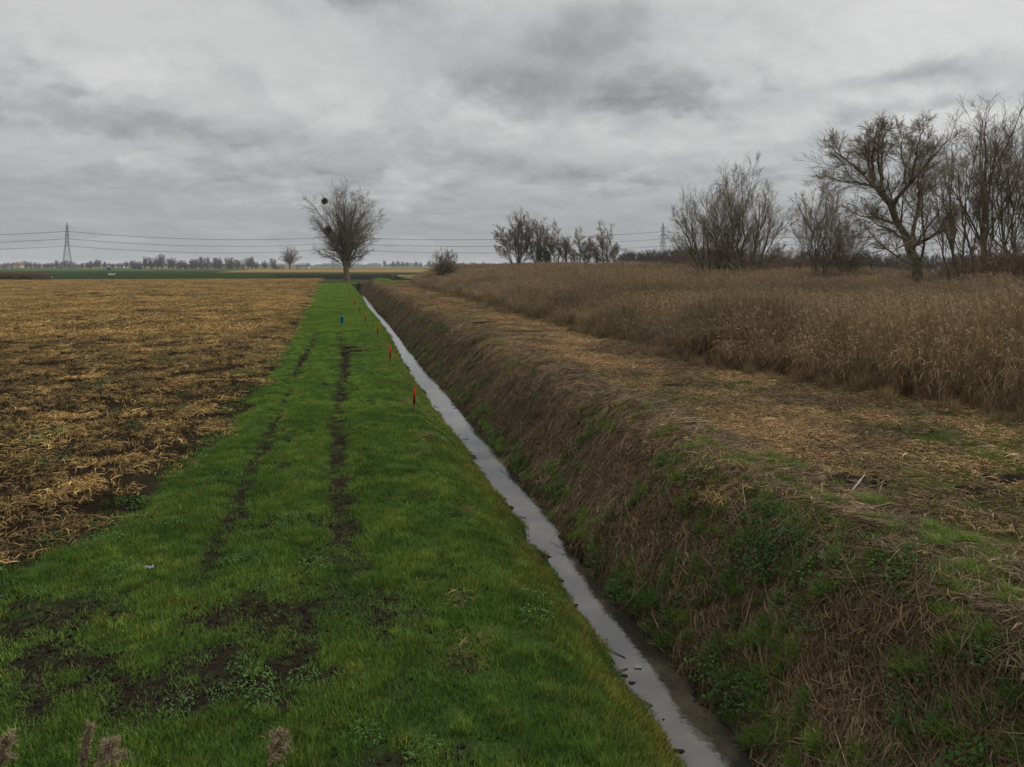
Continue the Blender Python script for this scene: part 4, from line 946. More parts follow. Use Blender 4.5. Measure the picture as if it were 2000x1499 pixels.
def shrub(name, x, y, w, h, seed, lab, mat, n=2500, group=None):
    r = rngof(seed); z = gz(x, y)
    a = r.uniform(0, 6.283, n); c = r.uniform(-1, 1, n); rr = r.uniform(.35, 1, n) ** .5 * (.8 + .5 * fbm(a * 1.2, c * 2, seed, 3))
    P0 = np.stack([np.cos(a) * np.sqrt(1 - c * c) * rr * w / 2, np.sin(a) * np.sqrt(1 - c * c) * rr * w / 2, h * .48 + c * rr * h * .5], 1)
    P0[:, 2] = np.maximum(P0[:, 2], .05); s = .09 * w ** .5 * .6
    d = r.normal(0, 1, (n, 3)); d /= np.linalg.norm(d, axis=1, keepdims=True); sd_ = np.cross(d, r.normal(0, 1, (n, 3))); sd_ /= np.linalg.norm(sd_, axis=1, keepdims=True)
    t = np.linspace(-1, 1, 3)[None, :, None]; V, q, _ = ribbons(P0[:, None] + d[:, None] * s * t, sd_, s * np.array([[.2, .6, .1]]) * np.ones((n, 1)), np.zeros(n))
    t_ = thing(name, lab, 'bush', (x, y, z), 0, group)
    obj('crown', mesh_np('crown', V, q), mat, t_)
    st = [tube_geo([(np.array([[[0, 0, -.2], [r.normal(0, w * .1), r.normal(0, w * .1), h * .3], [r.normal(0, w * .25), r.normal(0, w * .2), h * .7]]]), np.array([[.1, .07, .03]]) * w ** .5 * .6, 5)]) for _ in range(5)]
    V, q, _ = join_geo([(a_, b_, np.zeros(len(a_))) for a_, b_ in st])
    obj('stem', mesh_np('stem', V, q), M_BARK, t_)
    return t_
def twigbush(x, y, w, h, seed, lab):
    rng = rngof(seed); st = fan(rng, 16, h, w * .55, 0, .035, .3, w * .28, 1.0, .4)
    lv = [dict(m=9, t0=.05, t1=1, ang=.6, av=.25, lr=.45, rr=.5, ls=.5, trop=.05, wig=.12, k=4, n=3, minr=.014), dict(m=9, t0=.1, t1=1, ang=.7, av=.25, lr=.55, rr=.7, ls=.3, trop=.02, wig=.15, k=3, n=3, minr=.012), dict(m=4, t0=.1, t1=1, ang=.7, lr=.5, rr=.8, k=2, minr=.010)]
    z = gz(x, y); (tv, tq), (cv, cq) = tree_geo(seed, st, lv)
    t = thing('scrub_bush', lab, 'bush', (x, y, z), 0, 'leafless scrub behind the reeds')
    obj('stem', mesh_np('stem', tv, tq), M_BARK, t); obj('crown', mesh_np('crown', cv, cq), M_TWIG_RED, t)
heroes()

# ------------------------------------------------------------------ distant trees: a few kinds, copied
def far_kinds():
    kinds = []
    for i, (h, w, n, r) in enumerate(((13, 6.2, 10, .3), (16, 5.6, 9, .3), (10, 6.5, 11, .25), (12, 4.6, 8, .28))):
        rng = rngof(200 + i); st = fan(rng, n, h * .88, w * .72, 0, r, .5, .5, .9, .5)
        st = [([np.array([0, 0, -.5]), np.array([0, 0, h * .2])], .45, .4)] + [([p + np.array([0, 0, h * .1]) for p in a], b, c) for a, b, c in st]
        lv = [dict(m=9, t0=.1, ang=.6, lr=.46, rr=.4, ls=.5, trop=.05, k=3, n=3, trunk=True, minr=.06), dict(m=8, t0=.1, ang=.7, lr=.55, rr=.7, k=2, minr=.05), dict(m=6, t0=.1, ang=.7, lr=.65, rr=.8, k=2, minr=.04)]
        kinds.append(tree_geo(210 + i, st, lv))
    return kinds
FAR = far_kinds()
FARPROTO = {}
def far_tree(k, px, Y, top, lab, group, mc=None):
    x = at(px, Y)[0]; h0 = (13, 16, 10, 12)[k]; h = H + (HY - top) * Y / F; sc = h / h0
    r = rngof(int(px * 7 + Y)); rz = r.uniform(0, 6.28)
    key = (k, mc)
    if key not in FARPROTO:
        t = place_tree('distant_tree', FAR[k], (x, Y, 0), lab, 'tree', group, rz, mc=mc or M_TWIG_FAR); FARPROTO[key] = t
        t.scale = (sc,) * 3
    else:
        t = dup(FARPROTO[key], (x, Y, 0), rz, (sc * r.uniform(.9, 1.25),) * 2 + (sc,), lab); t['group'] = group
    return t
def distance():
    r = rngof(301)
    # the tree beyond the fields, left of the lone tree
    st = dome(rngof(9), 26, 21.0, 10.2, 5.0, .34, .85)
    x, y = at(566, 700); lv = [dict(m=11, t0=.15, ang=.6, lr=.30, rr=.5, ls=.45, trop=.03, k=4, n=3, trunk=True, minr=.06), dict(m=7, t0=.1, ang=.65, lr=.5, rr=.7, k=3, minr=.05), dict(m=4, t0=.1, ang=.65, lr=.55, rr=.8, k=2, minr=.04)]
    place_tree('broad_tree', tree_geo(8, st, lv), (x, y, 0), 'broad round crowned bare tree far off to the left of the lone tree', mc=M_TWIG_FAR)
    grp = 'bare trees along the far edge of the wheat field'
    lab1 = 'grey brown bare tree in the row along the far edge of the wheat field'
    for px, top, k in ((283, 503, 0), (296, 504, 2), (308, 503, 0), (316, 498, 1), (330, 503, 3), (337, 505, 0), (352, 509, 2), (361, 511, 0), (374, 507, 0), (383, 505, 3), (391, 503, 1), (405, 503, 1), (420, 505, 2), (429, 504, 0), (445, 503, 1), (453, 504, 0), (464, 506, 3), (484, 505, 1), (492, 503, 1), (500, 511, 2), (517, 511, 0), (533, 503, 3)):
        far_tree(k, px, 812 + r.uniform(-25, 25), top + r.uniform(-1, 1), lab1, grp)
    grp2 = 'trees of the village edge behind the wheat field'
    lab2 = 'bare tree at the village edge under or beside the left pylon'
    for i, px in enumerate(np.concatenate([np.arange(-60, 275, 8.5)])):
        top = 512.5 + 3.0 * math.sin(px * .09) + r.uniform(-2.5, 2.5)
        far_tree(int(r.integers(0, 4)), px + r.uniform(-2, 2), 930 + r.uniform(-40, 60), top, lab2, grp2)
    grp3 = 'dark trees of the wood below the right pylon'; lab3 = 'dark bare tree of the wood below the right pylon'
    for px in np.arange(1216, 1330, 5.5):
        far_tree(int(r.integers(0, 4)), px, 400 + r.uniform(-15, 15), 492 + r.uniform(-2.5, 2.5), lab3, grp3, M_TWIG_DARK)
    for px in np.arange(1330, 1420, 6.5):
        far_tree(int(r.integers(0, 4)), px, 330 + r.uniform(-10, 10), 488 + r.uniform(-3, 2), 'dark bare tree of the nearer wood behind the left fan shaped willow', 'dark trees of the nearer wood', M_TWIG_DARK)
    for px in np.arange(1425, 2060, 13):
        far_tree(int(r.integers(0, 4)), px, 330 + r.uniform(-20, 20), 497 + r.uniform(-4, 3), 'dark bare tree glimpsed far behind the willows on the right', 'far trees behind the willows', M_TWIG_DARK)
    for px, top, Y, k in ((751, 509, 1500, 0), (768, 511, 1510, 2), (777, 510, 1500, 0), (786, 511, 1520, 2), (795, 512, 1500, 0), (812, 511, 1500, 0), (822, 513, 1500, 2), (838, 511, 1500, 0), (602, 513, 1300, 0), (880, 513, 1500, 2), (905, 512, 1500, 0), (925, 513, 1500, 2), (945, 512, 1500, 0)):
        far_tree(k, px, Y, top, 'hazy bare tree on the horizon beyond the tan field', 'hazy trees on the horizon', None)
    for px, Y, w, top, lab in ((48, 880, 9, 509, 'dark evergreen beside the cream gabled house'), (474, 795, 7, 506, 'dark pointed evergreen in the row of far bare trees'), (118, 900, 12, 511, 'rounded dark evergreen left of the pylon foot'), (1688, 150, 3.4, 490, 'small dark evergreen far behind the leaning willow'), (141, 905, 13, 511, 'rounded dark evergreen right of the pylon foot')):
        x = at(px, Y)[0]; h = H + (HY - top) * Y / F; shrub('evergreen_tree', x, Y, w, h, int(px), lab, M_EVER, 1800 if Y > 300 else 2600)['category'] = 'tree'
    # far woodland: one low mass of crowns on the horizon
    mb = MB()
    for i in range(120):
        px = -700 + i * 27 + r.uniform(-8, 8); Y = 2600 + r.uniform(-120, 120); x = at(px, Y)[0]
        mb.ball((x, Y, 3.5), 1, 9, 6, .35, i, (r.uniform(26, 40), 18, r.uniform(5, 10.5)))
    o = mb.build('far_woodland', M_TWIG_FAR, None, True); tag(o, 'hazy line of woodland along the horizon', 'woodland', kind='stuff')
M_TWIG_DARK = mat_plain('dark_wood_twigs', (.085, .072, .055), .9, .35, .12)
distance()

# ------------------------------------------------------------------ pylons and cables
def pylon():
    t = thing('electricity_pylon', 'grey lattice pylon standing over the treeline at the left of the photo', 'pylon', (*at(131, 804), 0), 0, 'lattice pylons of the power line')
    hw = lambda z: float(np.interp(z, [0, 28, 45.6, 47, 51], [4.6, 1.5, .75, .5, .05]))
    mb = MB(); zs = [0, 7, 13, 18.2, 22.8, 26.8, 30.4, 33.8, 37, 40, 42.8, 45.6, 51]
    cor = lambda z: [np.array([sx * hw(z), sy * hw(z), z]) for sx, sy in ((1, 1), (-1, 1), (-1, -1), (1, -1))]
    for a, b in zip(zs[:-1], zs[1:]):
        A, B = cor(a), cor(b)
        for i in range(4):
            j = (i + 1) % 4; mb.tube([A[i], B[i]], .21, 4)
            if b < 50: mb.tube([A[i], B[j]], .09, 4); mb.tube([A[j], B[i]], .09, 4); mb.tube([B[i], B[j]], .09, 4)
    mb.build('tower', M_STEEL, t)
    for z, w in ARMS:
        for s in (1, -1):
            m = MB(); k = hw(z)
            for y in (1, -1):
                m.tube([(s * k, y * k, z), (s * w, 0, z)], .21, 4); m.tube([(s * k, y * k, z + 1.7), (s * w, 0, z)], .19, 4)
                m.tube([(s * (k + w) / 2, y * k / 2, z), (s * (k + w) / 2, y * k / 2, z + .75)], .08, 4)
            a = m.build('crossarm', M_STEEL, t)
            ins = MB()
            for q in range(8): ins.cyl((s * w, 0, z - .35 - q * .42), (s * w, 0, z - .55 - q * .42), .30, .18, 8)
            ins.tube([(s * w, 0, z), (s * w, 0, z - 4)], .13, 4); ins.build('insulator', mat_ins, a)
    return t
ARMS = ((45.0, 5.0), (37.0, 7.4), (29.2, 6.4))
mat_ins = mat_plain('brown_insulator', (.12, .10, .09), .4, .2, 2)
def powerline():
    p = pylon()
    pos = [(np.array([*at(131, 804)]), 0.0), (np.array([*at(655, 955)]), .0), (np.array([*at(1295, 812)]), .0)]
    p1 = dup(p, (*pos[1][0], 0), 0, 1, 'pylon mostly hidden behind the crown of the lone tree')
    p2 = dup(p, (*pos[2][0], 0), 0, 1, 'grey lattice pylon standing over the dark wood right of centre')
    P = [pos[0][0] - np.array([380, 6.0])] + [q[0] for q in pos] + [pos[2][0] + np.array([360, 40.0])]
    def dirn(i):
        d = P[min(i + 1, 4)] - P[max(i - 1, 0)]; d /= np.linalg.norm(d); return d
    arm = []
    for i in range(5):
        d = dirn(i); arm.append(np.array([d[1], -d[0]]))
    arm[1] = np.array([.66, -.75]); arm[3] = np.array([.30, -.954])
    for q, i in ((p, 1), (p1, 2), (p2, 3)): q.rotation_euler = (0, 0, math.atan2(arm[i][1], arm[i][0]))
    for (z, w), nm in zip(ARMS, ('upper', 'middle', 'lower')):
        for s, side in ((1, 'near'), (-1, 'far')):
            pts = []
            for i in range(4):
                a = np.append(P[i] + arm[i] * w * s, z - 4); b = np.append(P[i + 1] + arm[i + 1] * w * s, z - 4)
                for t in np.linspace(0, 1, 17)[:-1]:
                    q = a + (b - a) * t; q[2] -= 4 * 6.2 * t * (1 - t); pts.append(q)
            pts.append(b)
            o = MB().tube(pts, .13, 5).build('power_cable', M_CABLE, None, True)
            tag(o, '%s power cable slung between the three pylons' % nm, 'cable', '%s pair of power cables' % nm)
powerline()

# ------------------------------------------------------------------ far buildings
M_CREAM = mat_plain('cream_render', (.52, .44, .27), .8, .1, .5); M_BRICK = mat_plain('pale_brick', (.30, .20, .14), .85, .2, 1)
M_TILE = mat_plain('brown_roof_tile', (.20, .125, .085), .85, .2, 1); M_SLATE = mat_plain('grey_slate', (.10, .10, .105), .8, .15, 1); M_GLASS = mat_plain('dark_window_glass', (.03, .035, .04), .15, .1, 1, 0, .6)
M_WHITE = mat_plain('white_paint', (.62, .62, .60), .6, .06, 2); M_DARKW = mat_plain('black_timber', (.035, .035, .038), .8, .3, 1)
def house(px, Y, w, d, hw, hr, wall, roof, lab, gable=False, rz=0.0, name='house', doorless=False):
    x, y = at(px, Y); t = thing(name, lab, 'house' if name == 'house' else 'barn', (x, y, 0), rz)
    MB().box((0, 0, hw / 2), (w, d, hw)).build('wall', wall, t)
    o = .4; r = MB()
    V = np.array([[-w / 2 - o, -d / 2 - o, hw + .003], [w / 2 + o, -d / 2 - o, hw + .003], [w / 2 + o, d / 2 + o, hw + .003], [-w / 2 - o, d / 2 + o, hw + .003], [-w / 2 - o * .5, 0, hw + hr], [w / 2 + o * .5, 0, hw + hr]])
    if gable: V = np.stack([V[:, 1] * (w / d), V[:, 0] * (d / w), V[:, 2]], 1)
    r.add(V, [[0, 1, 5, 4], [2, 3, 4, 5], [0, 3, 2, 1]], [[0, 4, 3], [1, 2, 5]])
    rf = r.build('roof', roof, t)
    if name == 'house':
        MB().box((w * .28, .3, hw + hr + .3), (.7, .7, 1.8)).build('chimney', M_BRICK, rf)
    n = max(2, int(w / 4))
    for i in range(n):
        fx = (i + .5) / n * w - w / 2
        if i == n // 2 and not doorless: MB().box((fx, -d / 2 - .03, 1.05), (1.0, .06, 2.1)).build('door', M_WHITE, t)
        else: MB().box((fx, -d / 2 - .03, hw * .5 if hw < 4 else 1.4), (1.5, .06, 1.1)).build('window', M_GLASS, t)
        if hw > 4: MB().box((fx, -d / 2 - .03, hw - 1.3), (1.3, .06, 1.1)).build('window', M_GLASS, t)
    return t
house(30.5, 850, 5.5, 9, 4.6, 2.6, M_CREAM, M_TILE, 'cream house whose gable faces the field at the far left', True)
house(38.5, 852, 5.5, 8, 4.2, 2.3, M_CREAM, M_TILE, 'lower cream house wing right of the gabled one', True)
house(5, 900, 16, 8, 2.4, 2.4, M_CREAM, M_TILE, 'low cream house at the left edge of the photo')
house(20, 880, 10, 7, 2.2, 1.6, M_WHITE, M_SLATE, 'small white outbuilding left of the gabled cream house', name='barn')
house(372, 855, 12, 8, 2.6, 2.4, M_BRICK, M_TILE, 'first bungalow from the left behind the row of far trees')
house(403, 855, 12, 8, 2.6, 2.6, M_BRICK, M_TILE, 'bungalow with the steepest roof behind the far trees')
house(435, 852, 11, 8, 2.6, 2.4, M_BRICK, M_TILE, 'brown roofed bungalow right of the steep roofed one')
house(457, 850, 10, 8, 2.6, 2.3, M_BRICK, M_TILE, 'bungalow half hidden by a tree left of the pointed evergreen')
house(469, 848, 9, 8, 2.6, 2.2, M_BRICK, M_TILE, 'bungalow just left of the pointed evergreen')
house(269, 870, 7, 9, 5.6, 1.6, M_DARKW, M_SLATE, 'dark barn at the left end of the row of far trees', name='barn', doorless=True)
house(228, 980, 24, 10, 3.6, 2.0, M_WHITE, M_SLATE, 'long pale building between the trees right of the left pylon', name='barn')
house(350, 852, 4, 6, 4.0, 2.0, M_BRICK, M_TILE, 'narrow pinkish gable house in the row of far trees', True)
house(545, 820, 11, 8, 2.6, 2.2, M_BRICK, M_TILE, 'reddish low house left of the broad round tree')
house(592, 850, 14, 8, 2.6, 2.0, M_WHITE, M_SLATE, 'low white house right of the broad round tree')

# ------------------------------------------------------------------ tractor, swans, heaps far out on the left
def tractor():
    x, y = at(213, 640); t = thing('tractor', 'small blue tractor far off on the wheat field', 'tractor', (x, y, 0), -.6)
    blue = mat_plain('blue_paint', (.03, .07, .20), .4, .15, 2); rub = mat_plain('black_rubber', (.02, .02, .02), .9, .2, 3)
    MB().box((1.0, 0, 1.3), (1.9, .8, .8), 0, .9).box((-.5, 0, 1.0), (1.6, 1.1, .6)).build('body', blue, t)
    MB().box((-.6, 0, 2.0), (1.4, 1.4, 1.3), 0, .9).build('cab', M_GLASS, t); MB().box((-.6, 0, 2.74), (1.5, 1.5, .16)).build('cab_roof', blue, t)
    for px, r, s in ((-.8, .85, 1), (-.8, .85, -1), (1.4, .55, 1), (1.4, .55, -1)):
        MB().cyl((px, s * .75, r), (px, s * 1.2, r), r, r, 18).build('wheel', rub, t)
    MB().cyl((1.2, .2, 1.7), (1.2, .2, 2.6), .06, .06, 8).build('exhaust', rub, t)
tractor()
def swan():
    x, y = at(221.5, 300); t = thing('swan', 'rightmost of the three white swans grazing on the wheat field', 'swan', (x, y, 0), .3, 'swans grazing on the wheat field')
    w = mat_plain('white_feather', (.75, .75, .72), .8, .05, 4)
    b = MB().ball((0, 0, .38), 1, 16, 10, .05, 2, (.48, .24, .24))
    b.tube([(.38, 0, .45), (.55, 0, .62), (.58, 0, .82), (.52, 0, .98), (.60, 0, 1.06), (.70, 0, 1.02)], [.11, .075, .055, .05, .06, .035], 10)
    b.tube([(-.40, 0, .42), (-.62, 0, .50)], [.14, .02], 8); b.tube([(.05, .08, .2), (.05, .08, 0)], .02, 5); b.tube([(.05, -.08, .2), (.05, -.08, 0)], .02, 5)
    b.build('body', w, t, True); MB().tube([(.69, 0, 1.03), (.80, 0, .99)], [.035, .012], 8).build('bill', mat_plain('orange_bill', (.5, .17, .03), .5), t)
    for px, yy, rz, lab in ((217.8, 301, 2.6, 'middle one of the three white swans grazing on the wheat field'), (213.6, 300, .1, 'leftmost of the three white swans grazing on the wheat field')):
        dup(t, (*at(px, yy), 0), rz, 1, lab)
swan()
def heap():
    x, y = at(68, 206); 
    mb = MB().ball((0, 0, 0), 1, 48, 24, .28, 7, (4.6, 3.0, 1.75)).ball((-3.6, .6, 0), 1, 36, 20, .3, 9, (3.2, 2.4, 1.5))
    o = mb.build('manure_heap', M_HEAP, None, True); o.location = (x, y, -.1); tag(o, 'dark heap of manure at the far left edge of the stubble field', 'heap')
    r = rngof(400); n = 420; px = r.uniform(-60, 96, n); Y = 216 + r.uniform(-3, 5, n); X = (px - CX) * Y / F
    k = r.uniform(0, 1, n) < np.where(px > 88, .3, 1); X, Y, n = X[k], Y[k], k.sum()
    s = scatter('rough_weeds', np.stack([X, Y, 0 * X], 1), np.stack([0 * X, 0 * X, r.uniform(0, 6.28, n)], 1), np.stack([np.full(n, 2.4), np.full(n, 2.4), r.uniform(2.2, 3.2, n)], 1), P_DEAD, np.array([.62, .56, .52]) * r.uniform(.8, 1.2, (n, 1)), 9)
    tag(s, 'tall brown dead weeds behind the dark heap at the far left', 'weeds', kind='stuff')
    x, y = at(101.5, 214); t = thing('marker_post', 'tiny white post at the right foot of the dark heap', 'post', (x, y, 0))
    MB().cyl((0, 0, -.1), (0, 0, .62), .12, .11, 10).build('post', M_WHITE, t); MB().cyl((0, 0, .622), (0, 0, .70), .13, .10, 10).build('cap', M_WHITE, t)
M_HEAP = mat_plain('manure', (.040, .031, .020), 1, .5, 2.2, 0, 0, .8)
heap()

# ------------------------------------------------------------------ stakes, pipe, post and small things along the ditch
def stakes():
    red = mat_plain('red_paint', (.40, .028, .014), .6, .3, 9); wood = mat_plain('weathered_wood', (.10, .075, .05), .85, .4, 8); worn = mat_plain('faded_orange_paint', (.36, .095, .040), .7, .3, 9)
    lab = ['nearest and largest red topped stake, beside the widest stretch of water', 'second red topped stake from the front, leaning slightly right', 'third red topped stake from the front, just above the blue pipe in the photo', 'fourth red topped stake from the front', 'fifth red topped stake from the front', 'sixth red topped stake from the front', 'faded orange stake, shortest in the row', 'second farthest red topped stake', 'farthest red topped stake, next to the lone tree']
    first = None
    for i, (px, py, Y, h, tilt) in enumerate(((808, 806, 0, .70, .045), (761, 710, 0, .72, .06), (737.5, 661, 0, .76, .02), (714, 632, 0, .70, -.02), (702, 613, 0, .74, 0), (692.5, 600, 0, .78, .02), (686.5, 588, 0, .50, 0), (682.5, 575.5, 0, .95, .0), (679, 562, 0, 1.1, -.02))):
        x, y, z = on_ground(px, py)
        if first is None:
            t = first = thing('stake', lab[i], 'stake', (x, y, z), .3, 'red stakes along the ditch')
            MB().box((0, 0, .02), (.058, .045, .44)).build('post', wood, t)
            c = MB().box((0, 0, .48), (.064, .050, .48)).box((0, 0, .735), (.052, .040, .03), 0, .6); c.build('painted_top', red, t)
        else:
            t = dup(first, (x, y, z), .3 + i * .37, 1, lab[i])
        t.scale = (1 + .07 * i, 1 + .07 * i, h / .75)
        t.rotation_euler = (0, tilt, .3)
        if i == 6:
            for ch in t.children:
                if ch.name.startswith('painted_top'): ch.data = ch.data.copy(); ch.data.materials[0] = worn
    # blue pipe: an upright hollow tube
    x, y, z = on_ground(668.5, 634); n = 28; a = np.arange(n) * 2 * math.pi / n; rings = []
    for r_, zz in ((.125, -.1), (.125, .50), (.132, .505), (.132, .53), (.112, .53), (.112, .05)): rings.append(np.stack([r_ * np.cos(a), r_ * np.sin(a), np.full(n, zz)], 1))
    i, j = np.meshgrid(np.arange(5), np.arange(n), indexing='ij'); q = np.stack([i * n + j, i * n + (j + 1) % n, (i + 1) * n + (j + 1) % n, (i + 1) * n + j], -1).reshape(-1, 4)
    o = obj('pipe', mesh_np('pipe', np.concatenate(rings), q, smooth=False), mat_plain('blue_plastic', (.004, .26, .40), .45, .15, 4)); o.location = (x, y, z); o.rotation_euler = (.03, -.03, 0)
    tag(o, 'short upright blue plastic pipe standing in the grass verge', 'pipe')
    # post at the end of the plateau
    x, y = at(766, 160); t = thing('gate_post', 'grey wooden post beyond the grassy mound at the end of the mown strip', 'post', (x, y, gz(x, y)))
    MB().box((0, 0, .8), (.42, .42, 1.9), .2).build('post', M_GREYW, t); MB().box((0, 0, 1.81), (.42, .42, .12), .2, .5).build('cap', M_GREYW, t)
M_GREYW = mat_plain('grey_wood', (.13, .115, .09), .9, .3, 4)
stakes()
def clods():
    lab_s = {}
    spots = [(945, 632, .34, 'widest molehill on the mown strip, near its far end'), (922, 630, .22, 'molehill just left of the widest one on the mown strip'), (968, 630, .24, 'molehill just right of the widest one on the mown strip'), (1010, 628, .18, 'small molehill toward the reeds at the far end of the mown strip'), (1036, 631, .16, 'smallest molehill close to the reeds at the far end'), (1058, 657, .17, 'lone molehill near the reed edge'), (1310, 757, .26, 'molehill in the middle of the pale mown straw'), (1652, 945, .34, 'black molehill with the white stick beside it'), (1905, 962, .20, 'small black molehill near the right edge of the photo'), (1985, 941, .24, 'black molehill cut by the right edge of the photo'),
             (800, 976, .16, 'black clod in the grass left of the water'), (778, 972, .12, 'small black clod beside the larger one left of the water'), (690, 680, .22, 'largest clod in the churned patch of the verge'), (708, 686, .17, 'clod at the right of the churned patch'), (666, 690, .18, 'clod at the left of the churned patch'), (655, 676, .14, 'clod at the far left of the churned patch'), (724, 682, .15, 'clod nearest the stakes in the churned patch'), (1208, 795, .16, 'black peat slump on the crest of the right ditch bank')]
    for i, (px, py, r, lab) in enumerate(spots):
        x, y, z = on_ground(px, py); mb = MB(); rr = rngof(500 + i)
        mb.ball((0, 0, 0), 1, 24, 14, .35, i, (r * 1.15, r * .8, r * .30))
        for q in range(22):
            a = rr.uniform(0, 6.28); d = r * rr.uniform(.6, 1.25); mb.ball((1.5 * d * math.cos(a), d * math.sin(a), .01), 1, 10, 6, .4, q + i * 3, (r * rr.uniform(.08, .26),) * 2 + (r * rr.uniform(.08, .22),))
        o = mb.build('molehill', M_SOIL, None, True); o.location = (x, y, z); tag(o, lab, 'molehill', 'heaps of black earth')
    # litter and sticks
    x, y, z = on_ground(1676, 962); o = MB().tube([(-.16, -.1, .02), (0, 0, .12), (.16, .12, .22)], [.007, .010, .006], 6).build('stick', mat_plain('bleached_reed_stem', (.55, .50, .42), .7, .1, 6)); o.location = (x, y, z); tag(o, 'short bleached white stick on the mown strip', 'stick')
    for px, py, lab, sc in ((290, 1115, 'crumpled pale wrapper in the grass near the field corner', 1.0),):
        x, y, z = on_ground(px, py); r = rngof(9); g = np.linspace(-1, 1, 7); X, Y = np.meshgrid(g * .06, g * .045); Z = .02 + r.normal(0, .012, X.shape); k = np.arange(49).reshape(7, 7)
        o = obj('wrapper', mesh_np('wrapper', np.stack([X, Y, Z], -1).reshape(-1, 3), np.stack([k[:-1, :-1], k[:-1, 1:], k[1:, 1:], k[1:, :-1]], -1).reshape(-1, 4)), mat_plain('wrapper_film', (.26, .26, .31), .4, .2, 20)); o.location = (x, y, z + .02)
        o.modifiers.new('thickness', 'SOLIDIFY').thickness = .002; tag(o, lab, 'litter')
    r = rngof(10); Yw = F * 5.4 / (1309 - HY); xw = (1246 - CX) * Yw / F; g = np.linspace(-1, 1, 7); X, Y = np.meshgrid(g * .045, g * .03); Z = .01 + r.normal(0, .008, X.shape); k = np.arange(49).reshape(7, 7)
    o = obj('wrapper', mesh_np('wrapper', np.stack([X, Y, Z], -1).reshape(-1, 3), np.stack([k[:-1, :-1], k[:-1, 1:], k[1:, 1:], k[1:, :-1]], -1).reshape(-1, 4)), mat_plain('pale_film', (.20, .21, .23), .4, .2, 20)); o.location = (xw, Yw, -1.365)
    o.modifiers.new('thickness', 'SOLIDIFY').thickness = .002; tag(o, 'pale scrap of litter floating on the ditch water', 'litter')
    # floating debris: too many bits to count
    r = rngof(600); mb = MB()
    for i in range(90):
        v = 6 + 60 * r.uniform(0, 1) ** 1.8; side = r.choice([-1, 1], p=[.65, .35]); c = 4.0 + float(ditch_u(np.array([v]))[0]); u = c + side * (.42 - .16 * r.uniform(0, 1) ** 2) ; x, y = d2w(u, v)
        if r.uniform() < .6: mb.ball((x, y, -1.37), 1, 12, 7, .75, i, (*( .012 + .05 * r.uniform(0, 1, 2) ** 2.5), r.uniform(.008, .022)))
        else:
            a = r.uniform(0, 3.14); l = r.uniform(.06, .22); mb.tube([(x - l * math.cos(a), y - l * math.sin(a), -1.365), (x, y, -1.355), (x + l * math.cos(a), y + l * math.sin(a), -1.365)], .006, 5)
    for i in range(26):
        v = r.choice([10.5, 12.2, 13.4, 16.0, 21.0, 38.0, 47.0]) + r.normal(0, .35); u = 3.60 - .5 * float(wid(np.array([v]))[0]) + float(ditch_u(np.array([v]))[0]) + r.uniform(-.10, .06); x, y = d2w(u, v)
        mb.ball((x, y, -1.375), 1, 14, 8, .8, i + 40, (r.uniform(.05, .16), r.uniform(.05, .14), r.uniform(.015, .035)))
    o = mb.build('water_debris', M_SOIL, None, True); tag(o, 'dark clods and twigs lying in the shallow ditch water', 'debris', kind='stuff')
clods()
def panicle(r, p, az, L, fl):
    """a reed flower head: branchlets sweeping to one side of the tip, each set with short silky hairs"""
    nb, nf = 46, 46; hd = np.array([math.cos(az), math.sin(az), 0.]); up = np.array([0, 0, 1.])
    t0 = np.sort(r.uniform(0, 1, nb)); root = p + up * (L * .75 * t0)[:, None] + hd * (L * .25 * t0 ** 2)[:, None]
    a = az + r.normal(0, .35 + .9 * fl, nb); d = np.stack([np.cos(a), np.sin(a), 0 * a], 1) * fl + up * r.uniform(.25, 1.0, nb)[:, None]
    ln = L * r.uniform(.35, .75, nb) * (1.15 - .55 * t0); t = r.uniform(0, 1, (nb, nf))
    q = root[:, None] + d[:, None] * (ln[:, None] * t)[..., None] - up * (ln[:, None] * .75 * fl * t ** 2)[..., None]
    q = q.reshape(-1, 3) + r.normal(0, .0035, (nb * nf, 3)); n = len(q)
    h = r.normal(0, 1, (n, 3)) * .8 + hd * .5 + up * .1; h /= np.linalg.norm(h, axis=1, keepdims=True); hl = r.uniform(.006, .016, n)
    sd_ = np.cross(h, r.normal(0, 1, (n, 3))); sd_ /= np.linalg.norm(sd_, axis=1, keepdims=True)
    tt = np.linspace(0, 1, 3)[None, :, None]
    g1 = ribbons(q[:, None] + h[:, None] * hl[:, None, None] * tt, sd_, .0007 * np.array([[.8, 1.1, .2]]) * np.ones((n, 1)), np.clip(r.normal(.5, .28, n), 0, 1))
    tb = np.linspace(0, 1, 5)[None]; B = root[:, None] + d[:, None] * (ln[:, None] * tb)[..., None] - up * (ln[:, None] * .75 * fl * tb ** 2)[..., None]
    sb = np.cross(d, r.normal(0, 1, (nb, 3))); sb /= np.linalg.norm(sb, axis=1, keepdims=True)
    return join_geo([g1, ribbons(B, sb, .0006 * np.ones((nb, 5)), np.full(nb, .15))])
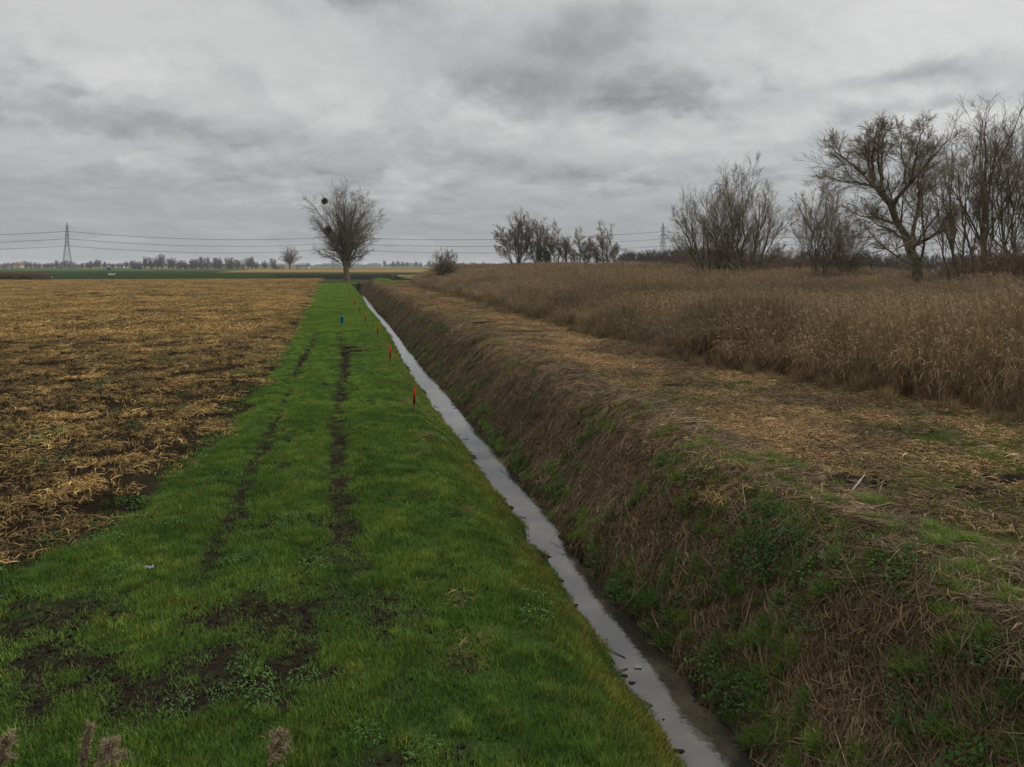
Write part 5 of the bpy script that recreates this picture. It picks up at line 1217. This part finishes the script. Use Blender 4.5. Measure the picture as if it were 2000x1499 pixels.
def front_reeds():
    stem_m = mat_plain('reed_stem', (.20, .15, .085), .8, .2, 8)
    for i, (px, py, L, az, n, fl, lab) in enumerate(((222, 1478, .105, 2.7, 1500, .95, 'rounded fluffy reed plume, second from the left at the bottom edge'), (160, 1492, .165, 1.4, 800, .25, 'thin upright reed plume just left of the rounded fluffy one'), (-12, 1490, .15, .6, 1200, .7, 'reed plume cut by the bottom left corner of the photo'), (528, 1468, .135, -.25, 1500, .85, 'drooping reed plume, rightmost at the bottom edge'))):
        Y = 2.35; x, z = (px - CX) * Y / F, H - (py - HY) * Y / F
        g0 = gz(x, Y); t = thing('reed', lab, 'reed', (x, Y, g0), 0, 'reed plumes at the bottom edge of the photo')
        hh = z - g0; MB().tube([(0, .12, -.05), (0, .05, hh * .5), (0, 0, hh - .06), (0, 0, hh + .02)], [.005, .0045, .003, .002], 6).build('stem', stem_m, t, True)
        r = rngof(700 + i); V, q, s = panicle(r, np.array([0, 0, hh - .02]), az, L * .82, fl); V = V * 1.0
        obj('plume', mesh_np('plume', V, q, attrs={'shade': s}), M_PLUME2, t)
M_PLUME2, nt_, b_ = new_mat('near_reed_plume')
nt_.links.new(mixc(nt_, S(nt_, attr(nt_, 'shade').outputs['Fac']), (.13, .095, .058), (.34, .255, .15)), b_.inputs['Base Color']); b_.inputs['Roughness'].default_value = .9
front_reeds()

# ------------------------------------------------------------------ the damp air
def haze():
    o = MB().box((0, 3200, 25), (16000, 15000, 57)).build('haze', None); o['kind'] = 'stuff'; tag(o, 'thin grey winter haze over the flat land', 'haze')
    m = bpy.data.materials.new('haze_air'); m.use_nodes = True; nt = m.node_tree; nt.nodes.clear()
    out = nt.nodes.new('ShaderNodeOutputMaterial'); v = nt.nodes.new('ShaderNodeVolumePrincipled')
    v.inputs['Color'].default_value = (.86, .90, .95, 1); v.inputs['Density'].default_value = 0.00016; v.inputs['Anisotropy'].default_value = 0
    nt.links.new(v.outputs[0], out.inputs['Volume']); o.data.materials.append(m)
haze()
